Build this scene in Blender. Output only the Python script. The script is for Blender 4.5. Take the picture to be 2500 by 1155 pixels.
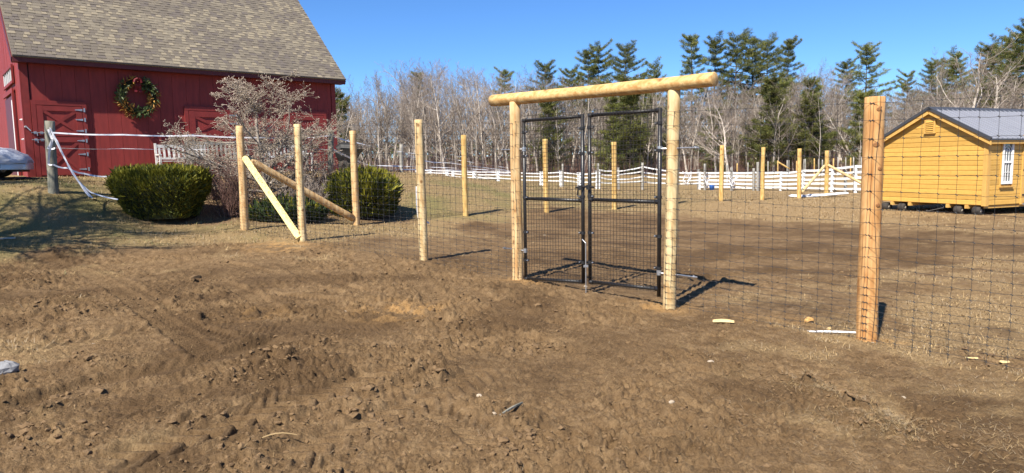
import bpy, math, random
import numpy as np
from mathutils import Vector, Matrix

for o in list(bpy.data.objects):
    bpy.data.objects.remove(o)
S = bpy.context.scene
C = S.collection
R = math.radians
rnd = random.Random(7)
rng = np.random.default_rng(7)

# ------------------------------------------------------------------ camera
EYE = 1.64
FPX, CX, CY = 1690.0, 1250.0, 577.5
PITCH, ROLL = R(5.9), -0.016
cam_d = bpy.data.cameras.new('camera')
cam = bpy.data.objects.new('camera', cam_d)
C.objects.link(cam)
cam_d.sensor_width = 36.0
cam_d.lens = 36.0 * FPX / 2500.0
cam_d.clip_start = 0.05
cam_d.clip_end = 3000
CR = Matrix.Rotation(math.pi / 2 - PITCH, 3, 'X') @ Matrix.Rotation(ROLL, 3, 'Z')
cam.matrix_world = Matrix.Translation((0, 0, EYE)) @ CR.to_4x4()
S.camera = cam

# ------------------------------------------------------------------ light
SUN_EL, SUN_AZ = R(49), R(211)            # azimuth clockwise from +Y
w = bpy.data.worlds.new('World'); S.world = w; w.use_nodes = True
nt = w.node_tree; nt.nodes.clear()
sky = nt.nodes.new('ShaderNodeTexSky'); sky.sky_type = 'NISHITA'
sky.sun_disc = False; sky.sun_elevation = SUN_EL; sky.sun_rotation = SUN_AZ
sky.altitude = 1500; sky.air_density = 0.9; sky.dust_density = 0.0; sky.ozone_density = 10.0
bg = nt.nodes.new('ShaderNodeBackground'); bg.inputs[1].default_value = 0.092
wo = nt.nodes.new('ShaderNodeOutputWorld')
hsv = nt.nodes.new('ShaderNodeHueSaturation'); hsv.inputs['Saturation'].default_value = 1.06
nt.links.new(sky.outputs[0], hsv.inputs['Color']); nt.links.new(hsv.outputs[0], bg.inputs[0]); nt.links.new(bg.outputs[0], wo.inputs[0])
sun_d = bpy.data.lights.new('sun', 'SUN'); sun_d.energy = 5.0; sun_d.angle = R(0.53)
sun_d.color = (1.0, 0.93, 0.82)
sun = bpy.data.objects.new('sun', sun_d); C.objects.link(sun)
to_sun = Vector((math.sin(SUN_AZ) * math.cos(SUN_EL), math.cos(SUN_AZ) * math.cos(SUN_EL), math.sin(SUN_EL)))
sun.rotation_euler = to_sun.to_track_quat('Z', 'Y').to_euler()
sun.location = (-10, -15, 20)
vs = S.view_settings
vs.view_transform = 'Standard'; vs.look = 'None'; vs.gamma = 1.0; vs.exposure = 1.0
S.render.resolution_x = 1024; S.render.resolution_y = 473

# ------------------------------------------------------------------ helpers
def PT(px, py, Y):
    """world point seen at photo pixel (px,py) at forward distance Y"""
    d = CR @ Vector(((px - CX) / FPX, -(py - CY) / FPX, -1.0))
    return Vector((0, 0, EYE)) + d * (Y / d.y)

def V(*a): return Vector(a)

def mesh_np(name, verts, faces, mats, smooth=False, midx=None):
    """verts Nx3, faces: array MxK (K=3 or 4) or list of lists"""
    me = bpy.data.meshes.new(name)
    verts = np.asarray(verts, dtype=np.float32)
    if isinstance(faces, np.ndarray):
        k = faces.shape[1]; m = faces.shape[0]
        me.vertices.add(len(verts)); me.vertices.foreach_set('co', verts.ravel())
        me.loops.add(m * k); me.loops.foreach_set('vertex_index', faces.astype(np.int32).ravel())
        me.polygons.add(m)
        me.polygons.foreach_set('loop_start', np.arange(0, m * k, k, dtype=np.int32))
        me.polygons.foreach_set('loop_total', np.full(m, k, dtype=np.int32))
    else:
        me.from_pydata([tuple(v) for v in verts], [], faces)
    for mt in (mats if isinstance(mats, (list, tuple)) else [mats]):
        me.materials.append(mt)
    n = len(me.polygons)
    if midx is not None:
        me.polygons.foreach_set('material_index', np.asarray(midx, dtype=np.int32))
    me.polygons.foreach_set('use_smooth', np.full(n, smooth, dtype=bool))
    me.update(calc_edges=True); me.validate()
    return me

class MB:
    def __init__(s): s.v = []; s.f = []; s.m = []; s.cur = 0
    def add(s, vs, fs):
        b = len(s.v); s.v += [tuple(v) for v in vs]
        for f in fs: s.f.append([i + b for i in f]); s.m.append(s.cur)
    def hexa(s, c8):
        s.add(c8, [[0, 3, 2, 1], [4, 5, 6, 7], [0, 1, 5, 4], [1, 2, 6, 5], [2, 3, 7, 6], [3, 0, 4, 7]])
    def box(s, o, ax, ay, az):
        """box from corner o along three vectors"""
        o = Vector(o); ax = Vector(ax); ay = Vector(ay); az = Vector(az)
        s.hexa([o, o + ax, o + ax + ay, o + ay, o + az, o + ax + az, o + ax + ay + az, o + ay + az])
    def bar(s, p, q, wd, th, up=(0, 0, 1)):
        """rectangular bar from p to q, width along side, thickness along up-ish"""
        p = Vector(p); q = Vector(q); d = (q - p)
        dn = d.normalized(); u = Vector(up); sd = dn.cross(u)
        if sd.length < 1e-4: sd = dn.cross(Vector((1, 0, 0)))
        sd.normalize(); un = sd.cross(dn).normalized()
        s.box(p - sd * wd / 2 - un * th / 2, d, sd * wd, un * th)
    def tube(s, pts, rad, sides=8, cap=True):
        pts = [Vector(p) for p in pts]; n = len(pts)
        rad = rad if isinstance(rad, (list, tuple)) else [rad] * n
        vs = []; fs = []; prev = None
        for i, p in enumerate(pts):
            d = (pts[min(i + 1, n - 1)] - pts[max(i - 1, 0)]).normalized()
            if prev is None:
                a = d.cross(Vector((0, 0, 1)))
                if a.length < 1e-3: a = d.cross(Vector((1, 0, 0)))
            else:
                a = prev - d * prev.dot(d)
            a.normalize(); prev = a; b = d.cross(a)
            for k in range(sides):
                t = 2 * math.pi * k / sides
                vs.append(p + (a * math.cos(t) + b * math.sin(t)) * rad[i])
        for i in range(n - 1):
            for k in range(sides):
                k2 = (k + 1) % sides
                fs.append([i * sides + k, i * sides + k2, (i + 1) * sides + k2, (i + 1) * sides + k])
        if cap:
            fs.append(list(range(sides))[::-1]); fs.append([(n - 1) * sides + k for k in range(sides)])
        s.add(vs, fs)
    def lathe(s, o, axis, prof, sides=20):
        """prof: list of (along, radius)"""
        o = Vector(o); ax = Vector(axis).normalized()
        pts = [o + ax * a for a, r in prof]
        a = ax.cross(Vector((0, 0, 1)))
        if a.length < 1e-3: a = ax.cross(Vector((1, 0, 0)))
        a.normalize(); b = ax.cross(a); vs = []; fs = []
        for (al, r), p in zip(prof, pts):
            for k in range(sides):
                t = 2 * math.pi * k / sides
                vs.append(p + (a * math.cos(t) + b * math.sin(t)) * max(r, 1e-4))
        for i in range(len(prof) - 1):
            for k in range(sides):
                k2 = (k + 1) % sides
                fs.append([i * sides + k, i * sides + k2, (i + 1) * sides + k2, (i + 1) * sides + k])
        s.add(vs, fs)
    def mesh(s, name, mats, smooth=False):
        return mesh_np(name, np.array(s.v) if s.v else np.zeros((0, 3)), s.f, mats, smooth, s.m)

def obj(name, me, parent=None, loc=None):
    """mesh in world coordinates; origin moved to loc (top-level) or to the parent's origin"""
    o = bpy.data.objects.new(name, me); C.objects.link(o)
    if parent is not None:
        o.parent = parent
        base = parent
        t = Vector((0, 0, 0))
        while base is not None:
            t += base.location; base = base.parent
        me.transform(Matrix.Translation(-t))
    elif loc is not None:
        me.transform(Matrix.Translation(-Vector(loc))); o.location = loc
    return o

def tag(o, label, cat, group=None):
    o['label'] = label; o['category'] = cat
    if group: o['group'] = group
    return o

def thing(name, label, cat, loc=(0, 0, 0), group=None):
    o = bpy.data.objects.new(name, None); C.objects.link(o); o.location = loc
    o.empty_display_size = 0.2
    return tag(o, label, cat, group)

def kind(o, k): o['kind'] = k; return o

def segs_mesh(name, segs, mats, sides=3, smooth=True, midx=None):
    """array of tapered segments Nx8 (p0,p1,r0,r1) -> open prisms"""
    s = np.asarray(segs, dtype=np.float64); n = len(s)
    p0 = s[:, 0:3]; p1 = s[:, 3:6]; r0 = s[:, 6]; r1 = s[:, 7]
    d = p1 - p0; d /= np.linalg.norm(d, axis=1, keepdims=True) + 1e-9
    ref = np.where(np.abs(d[:, 2:3]) > 0.9, np.array([[1., 0, 0]]), np.array([[0, 0, 1.]]))
    a = np.cross(d, ref); a /= np.linalg.norm(a, axis=1, keepdims=True) + 1e-9
    b = np.cross(d, a)
    vs = np.zeros((n, 2 * sides, 3))
    for k in range(sides):
        t = 2 * math.pi * k / sides
        o = a * math.cos(t) + b * math.sin(t)
        vs[:, k] = p0 + o * r0[:, None]; vs[:, sides + k] = p1 + o * r1[:, None]
    fs = np.zeros((n, sides, 4), dtype=np.int64); base = np.arange(n) * 2 * sides
    for k in range(sides):
        k2 = (k + 1) % sides
        fs[:, k, 0] = base + k; fs[:, k, 1] = base + k2
        fs[:, k, 2] = base + sides + k2; fs[:, k, 3] = base + sides + k
    mi = None if midx is None else np.repeat(np.asarray(midx), sides)
    return mesh_np(name, vs.reshape(-1, 3), fs.reshape(-1, 4), mats, smooth, mi)

# ---- numpy value noise
def _h(ix, iy, seed):
    n = (ix.astype(np.int64) * 374761393 + iy.astype(np.int64) * 668265263 + seed * 1442695041) & 0x7fffffff
    n = ((n ^ (n >> 13)) * 1274126177) & 0x7fffffff
    n = (n ^ (n >> 16)) & 0xffff
    return n / 65535.0
def vnoise(x, y, seed=0):
    ix = np.floor(x); iy = np.floor(y); fx = x - ix; fy = y - iy
    u = fx * fx * fx * (fx * (fx * 6 - 15) + 10); v = fy * fy * fy * (fy * (fy * 6 - 15) + 10)
    a = _h(ix, iy, seed); b = _h(ix + 1, iy, seed); c = _h(ix, iy + 1, seed); d = _h(ix + 1, iy + 1, seed)
    return (a * (1 - u) + b * u) * (1 - v) + (c * (1 - u) + d * u) * v
def fbm(x, y, oct=4, seed=0, gain=0.5):
    t = 0; a = 1; n = 0
    for i in range(oct):
        t = t + a * vnoise(x * 2 ** i + 17.3 * i, y * 2 ** i - 9.1 * i, seed + i); n += a; a *= gain
    return t / n
def sstep(a, b, x):
    t = np.clip((x - a) / (b - a), 0, 1); return t * t * (3 - 2 * t)

# ------------------------------------------------------------------ materials
def mat(name, col, rough=0.85, metal=0.0, spec=0.3, var=None, scale=8.0, stretch=(1, 1, 1), bump=0.0, bscale=None,
        detail=5.0, rand=0.0):
    """procedural material: base colour varied by noise towards var, with noise bump"""
    m = bpy.data.materials.new(name); m.use_nodes = True
    t = m.node_tree; N = t.nodes; L = t.links
    p = N['Principled BSDF']
    p.inputs['Roughness'].default_value = rough; p.inputs['Metallic'].default_value = metal
    p.inputs['Specular IOR Level'].default_value = spec
    p.inputs['Base Color'].default_value = (*col, 1)
    co = N.new('ShaderNodeTexCoord'); mp = N.new('ShaderNodeMapping'); mp.inputs['Scale'].default_value = stretch
    L.new(co.outputs['Object'], mp.inputs['Vector'])
    oi = N.new('ShaderNodeObjectInfo'); ad = N.new('ShaderNodeVectorMath'); ad.operation = 'MULTIPLY_ADD'
    ad.inputs[1].default_value = (37, 23, 41); L.new(oi.outputs['Random'], ad.inputs[0])
    L.new(mp.outputs['Vector'], ad.inputs[2])
    last = None
    if var is not None:
        no = N.new('ShaderNodeTexNoise'); no.inputs['Scale'].default_value = scale; no.inputs['Detail'].default_value = detail
        L.new(ad.outputs[0], no.inputs['Vector'])
        cr = N.new('ShaderNodeValToRGB'); cr.color_ramp.elements[0].position = 0.32; cr.color_ramp.elements[1].position = 0.68
        cr.color_ramp.elements[0].color = (*var, 1); cr.color_ramp.elements[1].color = (*col, 1)
        L.new(no.outputs['Fac'], cr.inputs['Fac']); last = cr.outputs['Color']
    if rand > 0:
        hs = N.new('ShaderNodeHueSaturation')
        mr = N.new('ShaderNodeMapRange'); mr.inputs[3].default_value = 1 - rand; mr.inputs[4].default_value = 1 + rand
        L.new(oi.outputs['Random'], mr.inputs[0]); L.new(mr.outputs[0], hs.inputs['Value'])
        if last is not None: L.new(last, hs.inputs['Color'])
        else: hs.inputs['Color'].default_value = (*col, 1)
        last = hs.outputs['Color']
    if last is not None: L.new(last, p.inputs['Base Color'])
    if bump > 0:
        nb = N.new('ShaderNodeTexNoise'); nb.inputs['Scale'].default_value = bscale or scale; nb.inputs['Detail'].default_value = 6
        L.new(ad.outputs[0], nb.inputs['Vector'])
        bm = N.new('ShaderNodeBump'); bm.inputs['Strength'].default_value = bump; bm.inputs['Distance'].default_value = 0.02
        L.new(nb.outputs['Fac'], bm.inputs['Height']); L.new(bm.outputs['Normal'], p.inputs['Normal'])
    return m

def wood(name, light, dark, knot=(0.16, 0.07, 0.02), axis=2, grain=26.0, along=1.2, kscale=5.0, ksize=0.07, rough=0.75, bump=0.25, rand=0.08, blotch=.6):
    m = bpy.data.materials.new(name); m.use_nodes = True
    t = m.node_tree; N = t.nodes; L = t.links; p = N['Principled BSDF']
    p.inputs['Roughness'].default_value = rough; p.inputs['Specular IOR Level'].default_value = 0.25
    co = N.new('ShaderNodeTexCoord'); oi = N.new('ShaderNodeObjectInfo')
    ad = N.new('ShaderNodeVectorMath'); ad.operation = 'MULTIPLY_ADD'; ad.inputs[1].default_value = (13, 29, 17)
    L.new(oi.outputs['Random'], ad.inputs[0]); L.new(co.outputs['Object'], ad.inputs[2])
    mp = N.new('ShaderNodeMapping'); sc = [grain] * 3; sc[axis] = along; mp.inputs['Scale'].default_value = sc
    L.new(ad.outputs[0], mp.inputs['Vector'])
    no = N.new('ShaderNodeTexNoise'); no.inputs['Scale'].default_value = 1.0; no.inputs['Detail'].default_value = 6; no.inputs['Distortion'].default_value = 0.6
    L.new(mp.outputs['Vector'], no.inputs['Vector'])
    cr = N.new('ShaderNodeValToRGB'); cr.color_ramp.elements[0].position = 0.3; cr.color_ramp.elements[1].position = 0.66
    cr.color_ramp.elements[0].color = (*dark, 1); cr.color_ramp.elements[1].color = (*light, 1)
    L.new(no.outputs['Fac'], cr.inputs['Fac'])
    # broad stain variation
    n2 = N.new('ShaderNodeTexNoise'); n2.inputs['Scale'].default_value = 9.0; n2.inputs['Detail'].default_value = 4
    mp2 = N.new('ShaderNodeMapping'); s2_ = [1.6] * 3; s2_[axis] = .55; mp2.inputs['Scale'].default_value = s2_; L.new(ad.outputs[0], mp2.inputs['Vector']); L.new(mp2.outputs['Vector'], n2.inputs['Vector'])
    mx = N.new('ShaderNodeMix'); mx.data_type = 'RGBA'; mx.blend_type = 'MULTIPLY'
    c2 = N.new('ShaderNodeValToRGB'); c2.color_ramp.elements[0].position = 0.35; c2.color_ramp.elements[1].position = 0.6
    c2.color_ramp.elements[0].color = (0.60, 0.40, 0.21, 1); c2.color_ramp.elements[1].color = (1, 1, 1, 1)
    L.new(n2.outputs['Fac'], c2.inputs['Fac'])
    mx.inputs[0].default_value = blotch; L.new(cr.outputs['Color'], mx.inputs[6]); L.new(c2.outputs['Color'], mx.inputs[7])
    # knots
    m3 = N.new('ShaderNodeMapping'); s3 = [kscale] * 3; s3[axis] = kscale * 0.8; m3.inputs['Scale'].default_value = s3
    L.new(ad.outputs[0], m3.inputs['Vector'])
    vo = N.new('ShaderNodeTexVoronoi'); vo.inputs['Scale'].default_value = 1.0; L.new(m3.outputs['Vector'], vo.inputs['Vector'])
    kr = N.new('ShaderNodeValToRGB'); kr.color_ramp.elements[0].position = ksize; kr.color_ramp.elements[1].position = ksize * 2.4
    kr.color_ramp.elements[0].color = (0.85, 0.85, 0.85, 1); kr.color_ramp.elements[1].color = (0, 0, 0, 1)
    L.new(vo.outputs['Distance'], kr.inputs['Fac'])
    mk = N.new('ShaderNodeMix'); mk.data_type = 'RGBA'; L.new(kr.outputs['Color'], mk.inputs[0])
    L.new(mx.outputs[2], mk.inputs[6]); mk.inputs[7].default_value = (*knot, 1)
    m5 = N.new('ShaderNodeMapping'); s5 = [grain * 1.6] * 3; s5[axis] = along * .55; m5.inputs['Scale'].default_value = s5; L.new(ad.outputs[0], m5.inputs['Vector'])
    n5 = N.new('ShaderNodeTexNoise'); n5.inputs['Scale'].default_value = 1.0; n5.inputs['Detail'].default_value = 2; L.new(m5.outputs['Vector'], n5.inputs['Vector'])
    r5 = N.new('ShaderNodeValToRGB'); e5 = r5.color_ramp.elements; e5[0].position = .685; e5[0].color = (0, 0, 0, 1); e5[1].position = .72; e5[1].color = (.75, .75, .75, 1); L.new(n5.outputs['Fac'], r5.inputs['Fac'])
    m6 = N.new('ShaderNodeMix'); m6.data_type = 'RGBA'; L.new(r5.outputs['Color'], m6.inputs[0]); L.new(mk.outputs[2], m6.inputs[6]); m6.inputs[7].default_value = (dark[0] * .42, dark[1] * .38, dark[2] * .35, 1); mk = m6
    hs = N.new('ShaderNodeHueSaturation'); mr = N.new('ShaderNodeMapRange')
    mr.inputs[3].default_value = 1 - rand; mr.inputs[4].default_value = 1 + rand
    L.new(oi.outputs['Random'], mr.inputs[0]); L.new(mr.outputs[0], hs.inputs['Value']); L.new(mk.outputs[2], hs.inputs['Color'])
    L.new(hs.outputs['Color'], p.inputs['Base Color'])
    bm = N.new('ShaderNodeBump'); bm.inputs['Strength'].default_value = bump; bm.inputs['Distance'].default_value = 0.01
    L.new(no.outputs['Fac'], bm.inputs['Height']); L.new(bm.outputs['Normal'], p.inputs['Normal'])
    return m

M = {}
M['pale'] = wood('pale_peeled_wood', (0.66, 0.53, 0.30), (0.50, 0.355, 0.17))
M['tan'] = wood('tan_peeled_wood', (0.64, 0.47, 0.25), (0.46, 0.29, 0.13))
M['orange'] = wood('orange_peeled_wood', (0.57, 0.345, 0.15), (0.41, 0.205, 0.068), kscale=4.2, ksize=0.09)
M['gold'] = wood('golden_wood', (0.62, 0.45, 0.18), (0.47, 0.30, 0.10))
M['oldpost'] = mat('weathered_post', (0.27, 0.25, 0.20), 0.95, var=(0.12, 0.125, 0.10), scale=14, stretch=(1, 1, .25), bump=.5, bscale=40)
M['greypost'] = mat('grey_post', (0.36, 0.34, 0.30), 0.95, var=(0.2, 0.19, 0.17), scale=10, stretch=(1, 1, .25))
M['red'] = mat('barn_red_paint', (0.255, 0.036, 0.031), 0.65, var=(0.19, 0.028, 0.025), scale=3.5, stretch=(3, 3, .5), bump=.12, bscale=30, rand=.07)
M['redtrim'] = mat('barn_red_trim', (0.235, 0.032, 0.028), 0.6, var=(0.185, 0.027, 0.024), scale=5, bump=.08, bscale=25, rand=.05)
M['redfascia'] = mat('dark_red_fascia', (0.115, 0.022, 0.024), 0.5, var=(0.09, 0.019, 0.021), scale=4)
M['black'] = mat('black_pipe', (0.012, 0.012, 0.013), 0.38, spec=.5, var=(0.022, 0.02, 0.019), scale=30, bump=.1, bscale=60)
M['wire'] = mat('dark_fence_wire', (0.05, 0.05, 0.055), 0.5, metal=.3, var=(0.03, 0.03, 0.03), scale=20)
M['gwire'] = mat('black_gate_wire', (0.02, 0.018, 0.017), 0.6, var=(0.035, 0.028, 0.022), scale=20)
M['steel'] = mat('galvanised_steel', (0.55, 0.55, 0.55), 0.35, metal=.8, var=(0.4, 0.4, 0.4), scale=30)
M['tape'] = mat('white_fence_tape', (0.78, 0.78, 0.80), 0.6, var=(0.66, 0.66, 0.69), scale=12)
M['white'] = mat('white_paint', (0.80, 0.80, 0.79), 0.6, var=(0.68, 0.68, 0.66), scale=6, rand=.05)
M['benchw'] = mat('weathered_white_bench', (0.66, 0.65, 0.62), 0.8, var=(0.42, 0.41, 0.39), scale=9, rand=.08)
M['shedwood'] = wood('honey_shed_wood', (0.66, 0.37, 0.095), (0.58, 0.30, 0.07), knot=(0.30, 0.12, 0.02), axis=0, grain=14, along=.6, kscale=3.4, ksize=.035, rough=.42, bump=.1, rand=.10)
M['shedtrim'] = wood('honey_shed_trim', (0.60, 0.37, 0.11), (0.54, 0.31, 0.085), knot=(0.36, 0.16, 0.03), grain=16, along=.7, ksize=.03, rough=.45, bump=.08, rand=.05, blotch=.15)
M['metalroof'] = mat('charcoal_metal_roof', (0.225, 0.232, 0.26), 0.4, metal=.1, spec=.5, var=(0.195, 0.20, 0.225), scale=3)
M['darktrim'] = mat('dark_roof_trim', (0.05, 0.052, 0.058), 0.4, spec=.5)
M['rubber'] = mat('black_rubber', (0.022, 0.021, 0.02), 0.85, var=(0.06, 0.05, 0.04), scale=9)
M['darkmetal'] = mat('dark_metal', (0.03, 0.03, 0.03), 0.5, var=(0.05, 0.04, 0.035), scale=14)
M['rim'] = mat('pale_wheel_rim', (0.55, 0.52, 0.45), 0.5, var=(0.4, 0.36, 0.3), scale=10)
M['tub'] = mat('black_plastic', (0.012, 0.012, 0.013), 0.5, var=(0.02, 0.02, 0.02), scale=5)
M['cover'] = mat('silver_car_cover', (0.52, 0.54, 0.59), 0.5, spec=.4, var=(0.44, 0.46, 0.51), scale=2.5, bump=.8, bscale=4)
M['carpaint'] = mat('silver_paint', (0.52, 0.54, 0.56), 0.25, metal=.3)
M['bark'] = mat('grey_bark', (0.52, 0.46, 0.39), 0.95, var=(0.24, 0.205, 0.17), scale=2.5, stretch=(2, 2, .5), rand=.25)
M['twig'] = mat('brown_twigs', (0.30, 0.25, 0.21), 0.95, rand=.28, var=(0.20, 0.16, 0.13), scale=.8)
M['twigred'] = mat('reddish_twigs', (0.185, 0.105, 0.085), 0.95, var=(0.13, 0.08, 0.065), scale=3)
M['palebark'] = mat('pale_magnolia_bark', (0.34, 0.29, 0.24), 0.9, var=(0.17, 0.15, 0.125), scale=8)
M['magtwig'] = mat('magnolia_twigs', (0.34, 0.285, 0.22), 0.9, var=(0.22, 0.175, 0.13), scale=5)
M['bud'] = mat('fuzzy_buds', (0.50, 0.42, 0.34), 0.95, var=(0.36, 0.28, 0.22), scale=7)
M['pbark'] = mat('pine_bark', (0.12, 0.095, 0.075), 0.95, var=(0.07, 0.055, 0.045), scale=4)
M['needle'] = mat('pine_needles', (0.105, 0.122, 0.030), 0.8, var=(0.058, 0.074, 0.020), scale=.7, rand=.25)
M['needle2'] = mat('yellowish_pine_needles', (0.215, 0.205, 0.048), 0.8, var=(0.14, 0.15, 0.036), scale=.7, rand=.25)  # yellower needle tone, mixed in at random per tuft
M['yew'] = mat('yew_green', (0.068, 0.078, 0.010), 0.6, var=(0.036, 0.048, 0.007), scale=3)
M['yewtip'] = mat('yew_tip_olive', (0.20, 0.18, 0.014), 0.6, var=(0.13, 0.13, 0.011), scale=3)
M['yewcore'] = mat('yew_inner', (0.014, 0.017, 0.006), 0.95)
M['juniper'] = mat('juniper_green', (0.045, 0.075, 0.02), 0.7, var=(0.03, 0.05, 0.015), scale=4)
M['leafgreen'] = mat('magnolia_leaf_green', (0.075, 0.10, 0.035), 0.45, var=(0.045, 0.07, 0.022), scale=9)
M['leafgold'] = mat('dry_golden_leaf', (0.40, 0.22, 0.045), 0.6, var=(0.26, 0.12, 0.03), scale=9)
M['ribbon'] = mat('dark_red_ribbon', (0.11, 0.005, 0.009), 0.6)
M['mud'] = mat('damp_mud', (0.18, 0.114, 0.057), 0.95, var=(0.125, 0.077, 0.037), scale=18, bump=.5, bscale=50)
M['straw'] = mat('dry_straw', (0.40, 0.285, 0.14), 0.8, var=(0.27, 0.18, 0.08), scale=2.0)
M['straw2'] = mat('grey_straw', (0.32, 0.25, 0.16), 0.85, var=(0.20, 0.145, 0.085), scale=2.0)
M['grassgreen'] = mat('sparse_green_grass', (0.13, 0.15, 0.05), 0.8, var=(0.09, 0.10, 0.035), scale=3)
M['stone'] = mat('pale_stone', (0.26, 0.26, 0.265), 0.9, var=(0.16, 0.16, 0.165), scale=10, bump=.6, bscale=30)
M['palestone'] = mat('cream_stone', (0.40, 0.33, 0.25), 0.9, var=(0.30, 0.24, 0.17), scale=20)
M['blue'] = mat('blue_plastic', (0.05, 0.18, 0.62), 0.5)
M['asphalt'] = mat('asphalt', (0.062, 0.06, 0.06), 0.95, var=(0.045, 0.045, 0.045), scale=20, bump=.4, bscale=150)
M['shortwood'] = mat('fresh_wood_chip', (0.74, 0.57, 0.29), 0.8, var=(0.66, 0.46, 0.2), scale=20)
M['orangechip'] = mat('orange_wood_chip', (0.62, 0.36, 0.13), 0.8, var=(0.5, 0.26, 0.08), scale=20)
M['litter'] = mat('leaf_litter', (0.15, 0.085, 0.055), 0.95, var=(0.09, 0.05, 0.035), scale=6)
M['snow'] = mat('white_scrap', (0.85, 0.86, 0.88), 0.7, var=(0.74, 0.75, 0.78), scale=5)
M['dirtywhite'] = mat('grimy_white', (0.5, 0.5, 0.48), 0.7, var=(0.35, 0.34, 0.32), scale=5)

def glass_mat():
    m = bpy.data.materials.new('window_glass'); m.use_nodes = True
    p = m.node_tree.nodes['Principled BSDF']
    p.inputs['Base Color'].default_value = (0.09, 0.10, 0.11, 1); p.inputs['Roughness'].default_value = 0.06
    p.inputs['Specular IOR Level'].default_value = 0.8
    return m
M['glass'] = glass_mat()
SH = []
for i, (c, v) in enumerate([((0.205, 0.176, 0.13), (0.17, 0.145, 0.107)), ((0.25, 0.212, 0.15), (0.21, 0.176, 0.124)),
                            ((0.172, 0.147, 0.111), (0.145, 0.123, 0.093)), ((0.14, 0.119, 0.094), (0.118, 0.10, 0.08)),
                            ((0.13, 0.11, 0.094), (0.108, 0.092, 0.08))]):
    SH.append(mat('asphalt_shingle_tone', c, 0.95, var=v, scale=40, bump=.3, bscale=120))

# ------------------------------------------------------------------ post data (photo pixels: base x,y / top x,y / distance)
NEAR = [  # name, bx, by, tx, ty, Y, radius px/2, material
    ('corner', 597, 561, 585, 308, 15.6, 9.5, 'tan'),
    ('braced', 740, 589, 726, 304, 13.9, 9.5, 'pale'),
    ('middle', 1035, 640, 1022, 293, 11.45, 11, 'pale'),
    ('gate_l', 1265, 682, 1257, 250, 9.95, 13, 'tan'),
    ('gate_r', 1634, 749, 1646, 214, 8.03, 16, 'pale'),
    ('right', 2117, 832, 2137, 238, 6.68, 24, 'orange')]
FAR = [
    ('far1', 870, 548, 861, 320, 17.4, 8.5, 'tan'), ('far2', 1137, 528, 1132, 330, 20.06, 7, 'gold'),
    ('far3', 1335, 518, 1331, 340, 22.3, 6.5, 'gold'), ('far4', 1500, 511, 1499, 347, 24.4, 6.5, 'gold'),
    ('far5', 1637, 500, 1637, 352, 26.8, 6, 'gold'),
    ('far6', 1760, 491, 1763, 355, 29.0, 5.5, 'gold'), ('far7', 1861, 488, 1864, 360, 30.8, 5, 'gold'),
    ('far8', 1951, 484, 1952, 363, 32.6, 5, 'gold'), ('far9', 2017, 479, 2019, 368, 34.6, 5, 'gold')]
posts = {}
for nm, bx, by, tx, ty, Y, r, mt in NEAR + FAR:
    b = PT(bx, by, Y); t = PT(tx, ty, Y)
    posts[nm] = (b, t, r * Y / FPX, mt)

# ------------------------------------------------------------------ barn frame (needed for the ground)
BL = PT(75, 431, 19.8)                     # near-left bottom corner
BRx = PT(823, 415, 26.0)
bz = BL.z
BA = V(BL.x, BL.y, bz); BB = V(BRx.x, BRx.y, bz)
bu = (BB - BA); barn_len = bu.length; bu.normalize()
bn = V(bu.y, -bu.x, 0)                     # outward normal of the long wall (towards camera)
if bn.y > 0: bn = -bn
bback = -bn
WALL_H = PT(28, 131, 19.42).z - bz + .21

# shed frame
SN = PT(2405, 502, 20.5); sz = SN.z
SF = PT(2143, 487, 23.9)
su = V(SF.x - SN.x, SF.y - SN.y, 0); su.normalize()     # gable wall, near corner -> far corner
sw = V(-su.y, su.x, 0)
if sw.x < 0: sw = -sw                                    # long side direction (to the right)

# ------------------------------------------------------------------ terrain
ctrl = [(0, 0, 0), (-6, 0, 0), (6, 0, -.08), (0, 5, 0), (-4, 4.5, 0.0), (4, 4.5, -.11), (-5, 8, .03), (-9, 9, .25), (5.5, 7, -.13), (9, 10, -.12),
        (0, -30, 0), (-30, -20, .4), (30, -20, -.2)]
for nm, (b, t, r, mt) in posts.items(): ctrl.append((b.x, b.y, b.z))
for px, py, Y in [(390, 541, 16.4), (880, 533, 18.6), (124, 467, 16.2), (20, 560, 14.2), (200, 580, 14.0), (60, 640, 12.0), (300, 610, 13.2),
                  (640, 490, 18.8), (250, 455, 18.2), (2395, 527, 20.3), (2175, 510, 24.0), (2088, 473, 35), (1786, 462, 43), (1459, 462, 44), (1371, 457, 46),
                  (1217, 447, 52), (1106, 440, 56), (980, 420, 30), (808, 432, 21.5), (2490, 520, 21.5)]:
    p = PT(px, py, Y); ctrl.append(tuple(p))
for s in np.linspace(-1, barn_len + 1, 6):
    q = BA + bu * float(s); ctrl.append((q.x, q.y, bz - 0.02))
    q = q + bback * 9; ctrl.append((q.x, q.y, bz + .05))
ctrl += [(-20, 16, bz - .15), (-25, 24, bz), (-40, 40, bz), (-22, 10, 1.2)]
ctrl += [(-40, 75, .9), (-10, 75, .9), (15, 75, .6), (35, 75, .5), (60, 75, .9), (50, 40, .0), (30, 20, -.1), (-90, 90, 1.5), (0, 140, 2), (90, 90, 1.5), (160, 200, 4), (-160, 200, 4), (0, 300, 5), (80, 0, 0), (-80, 0, 1), (250, 0, 0), (-250, 0, 2), (0, -250, 0)]
ctrl = np.array(ctrl)
def _tps(r2): return 0.5 * r2 * np.log(r2 + 1e-9)
n = len(ctrl)
A = np.zeros((n + 3, n + 3))
dx = ctrl[:, None, :2] - ctrl[None, :, :2]
A[:n, :n] = _tps((dx ** 2).sum(-1)) + np.eye(n) * 0.15
A[:n, n] = 1; A[:n, n + 1:n + 3] = ctrl[:, :2]; A[n, :n] = 1; A[n + 1:, :n] = ctrl[:, :2].T
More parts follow.
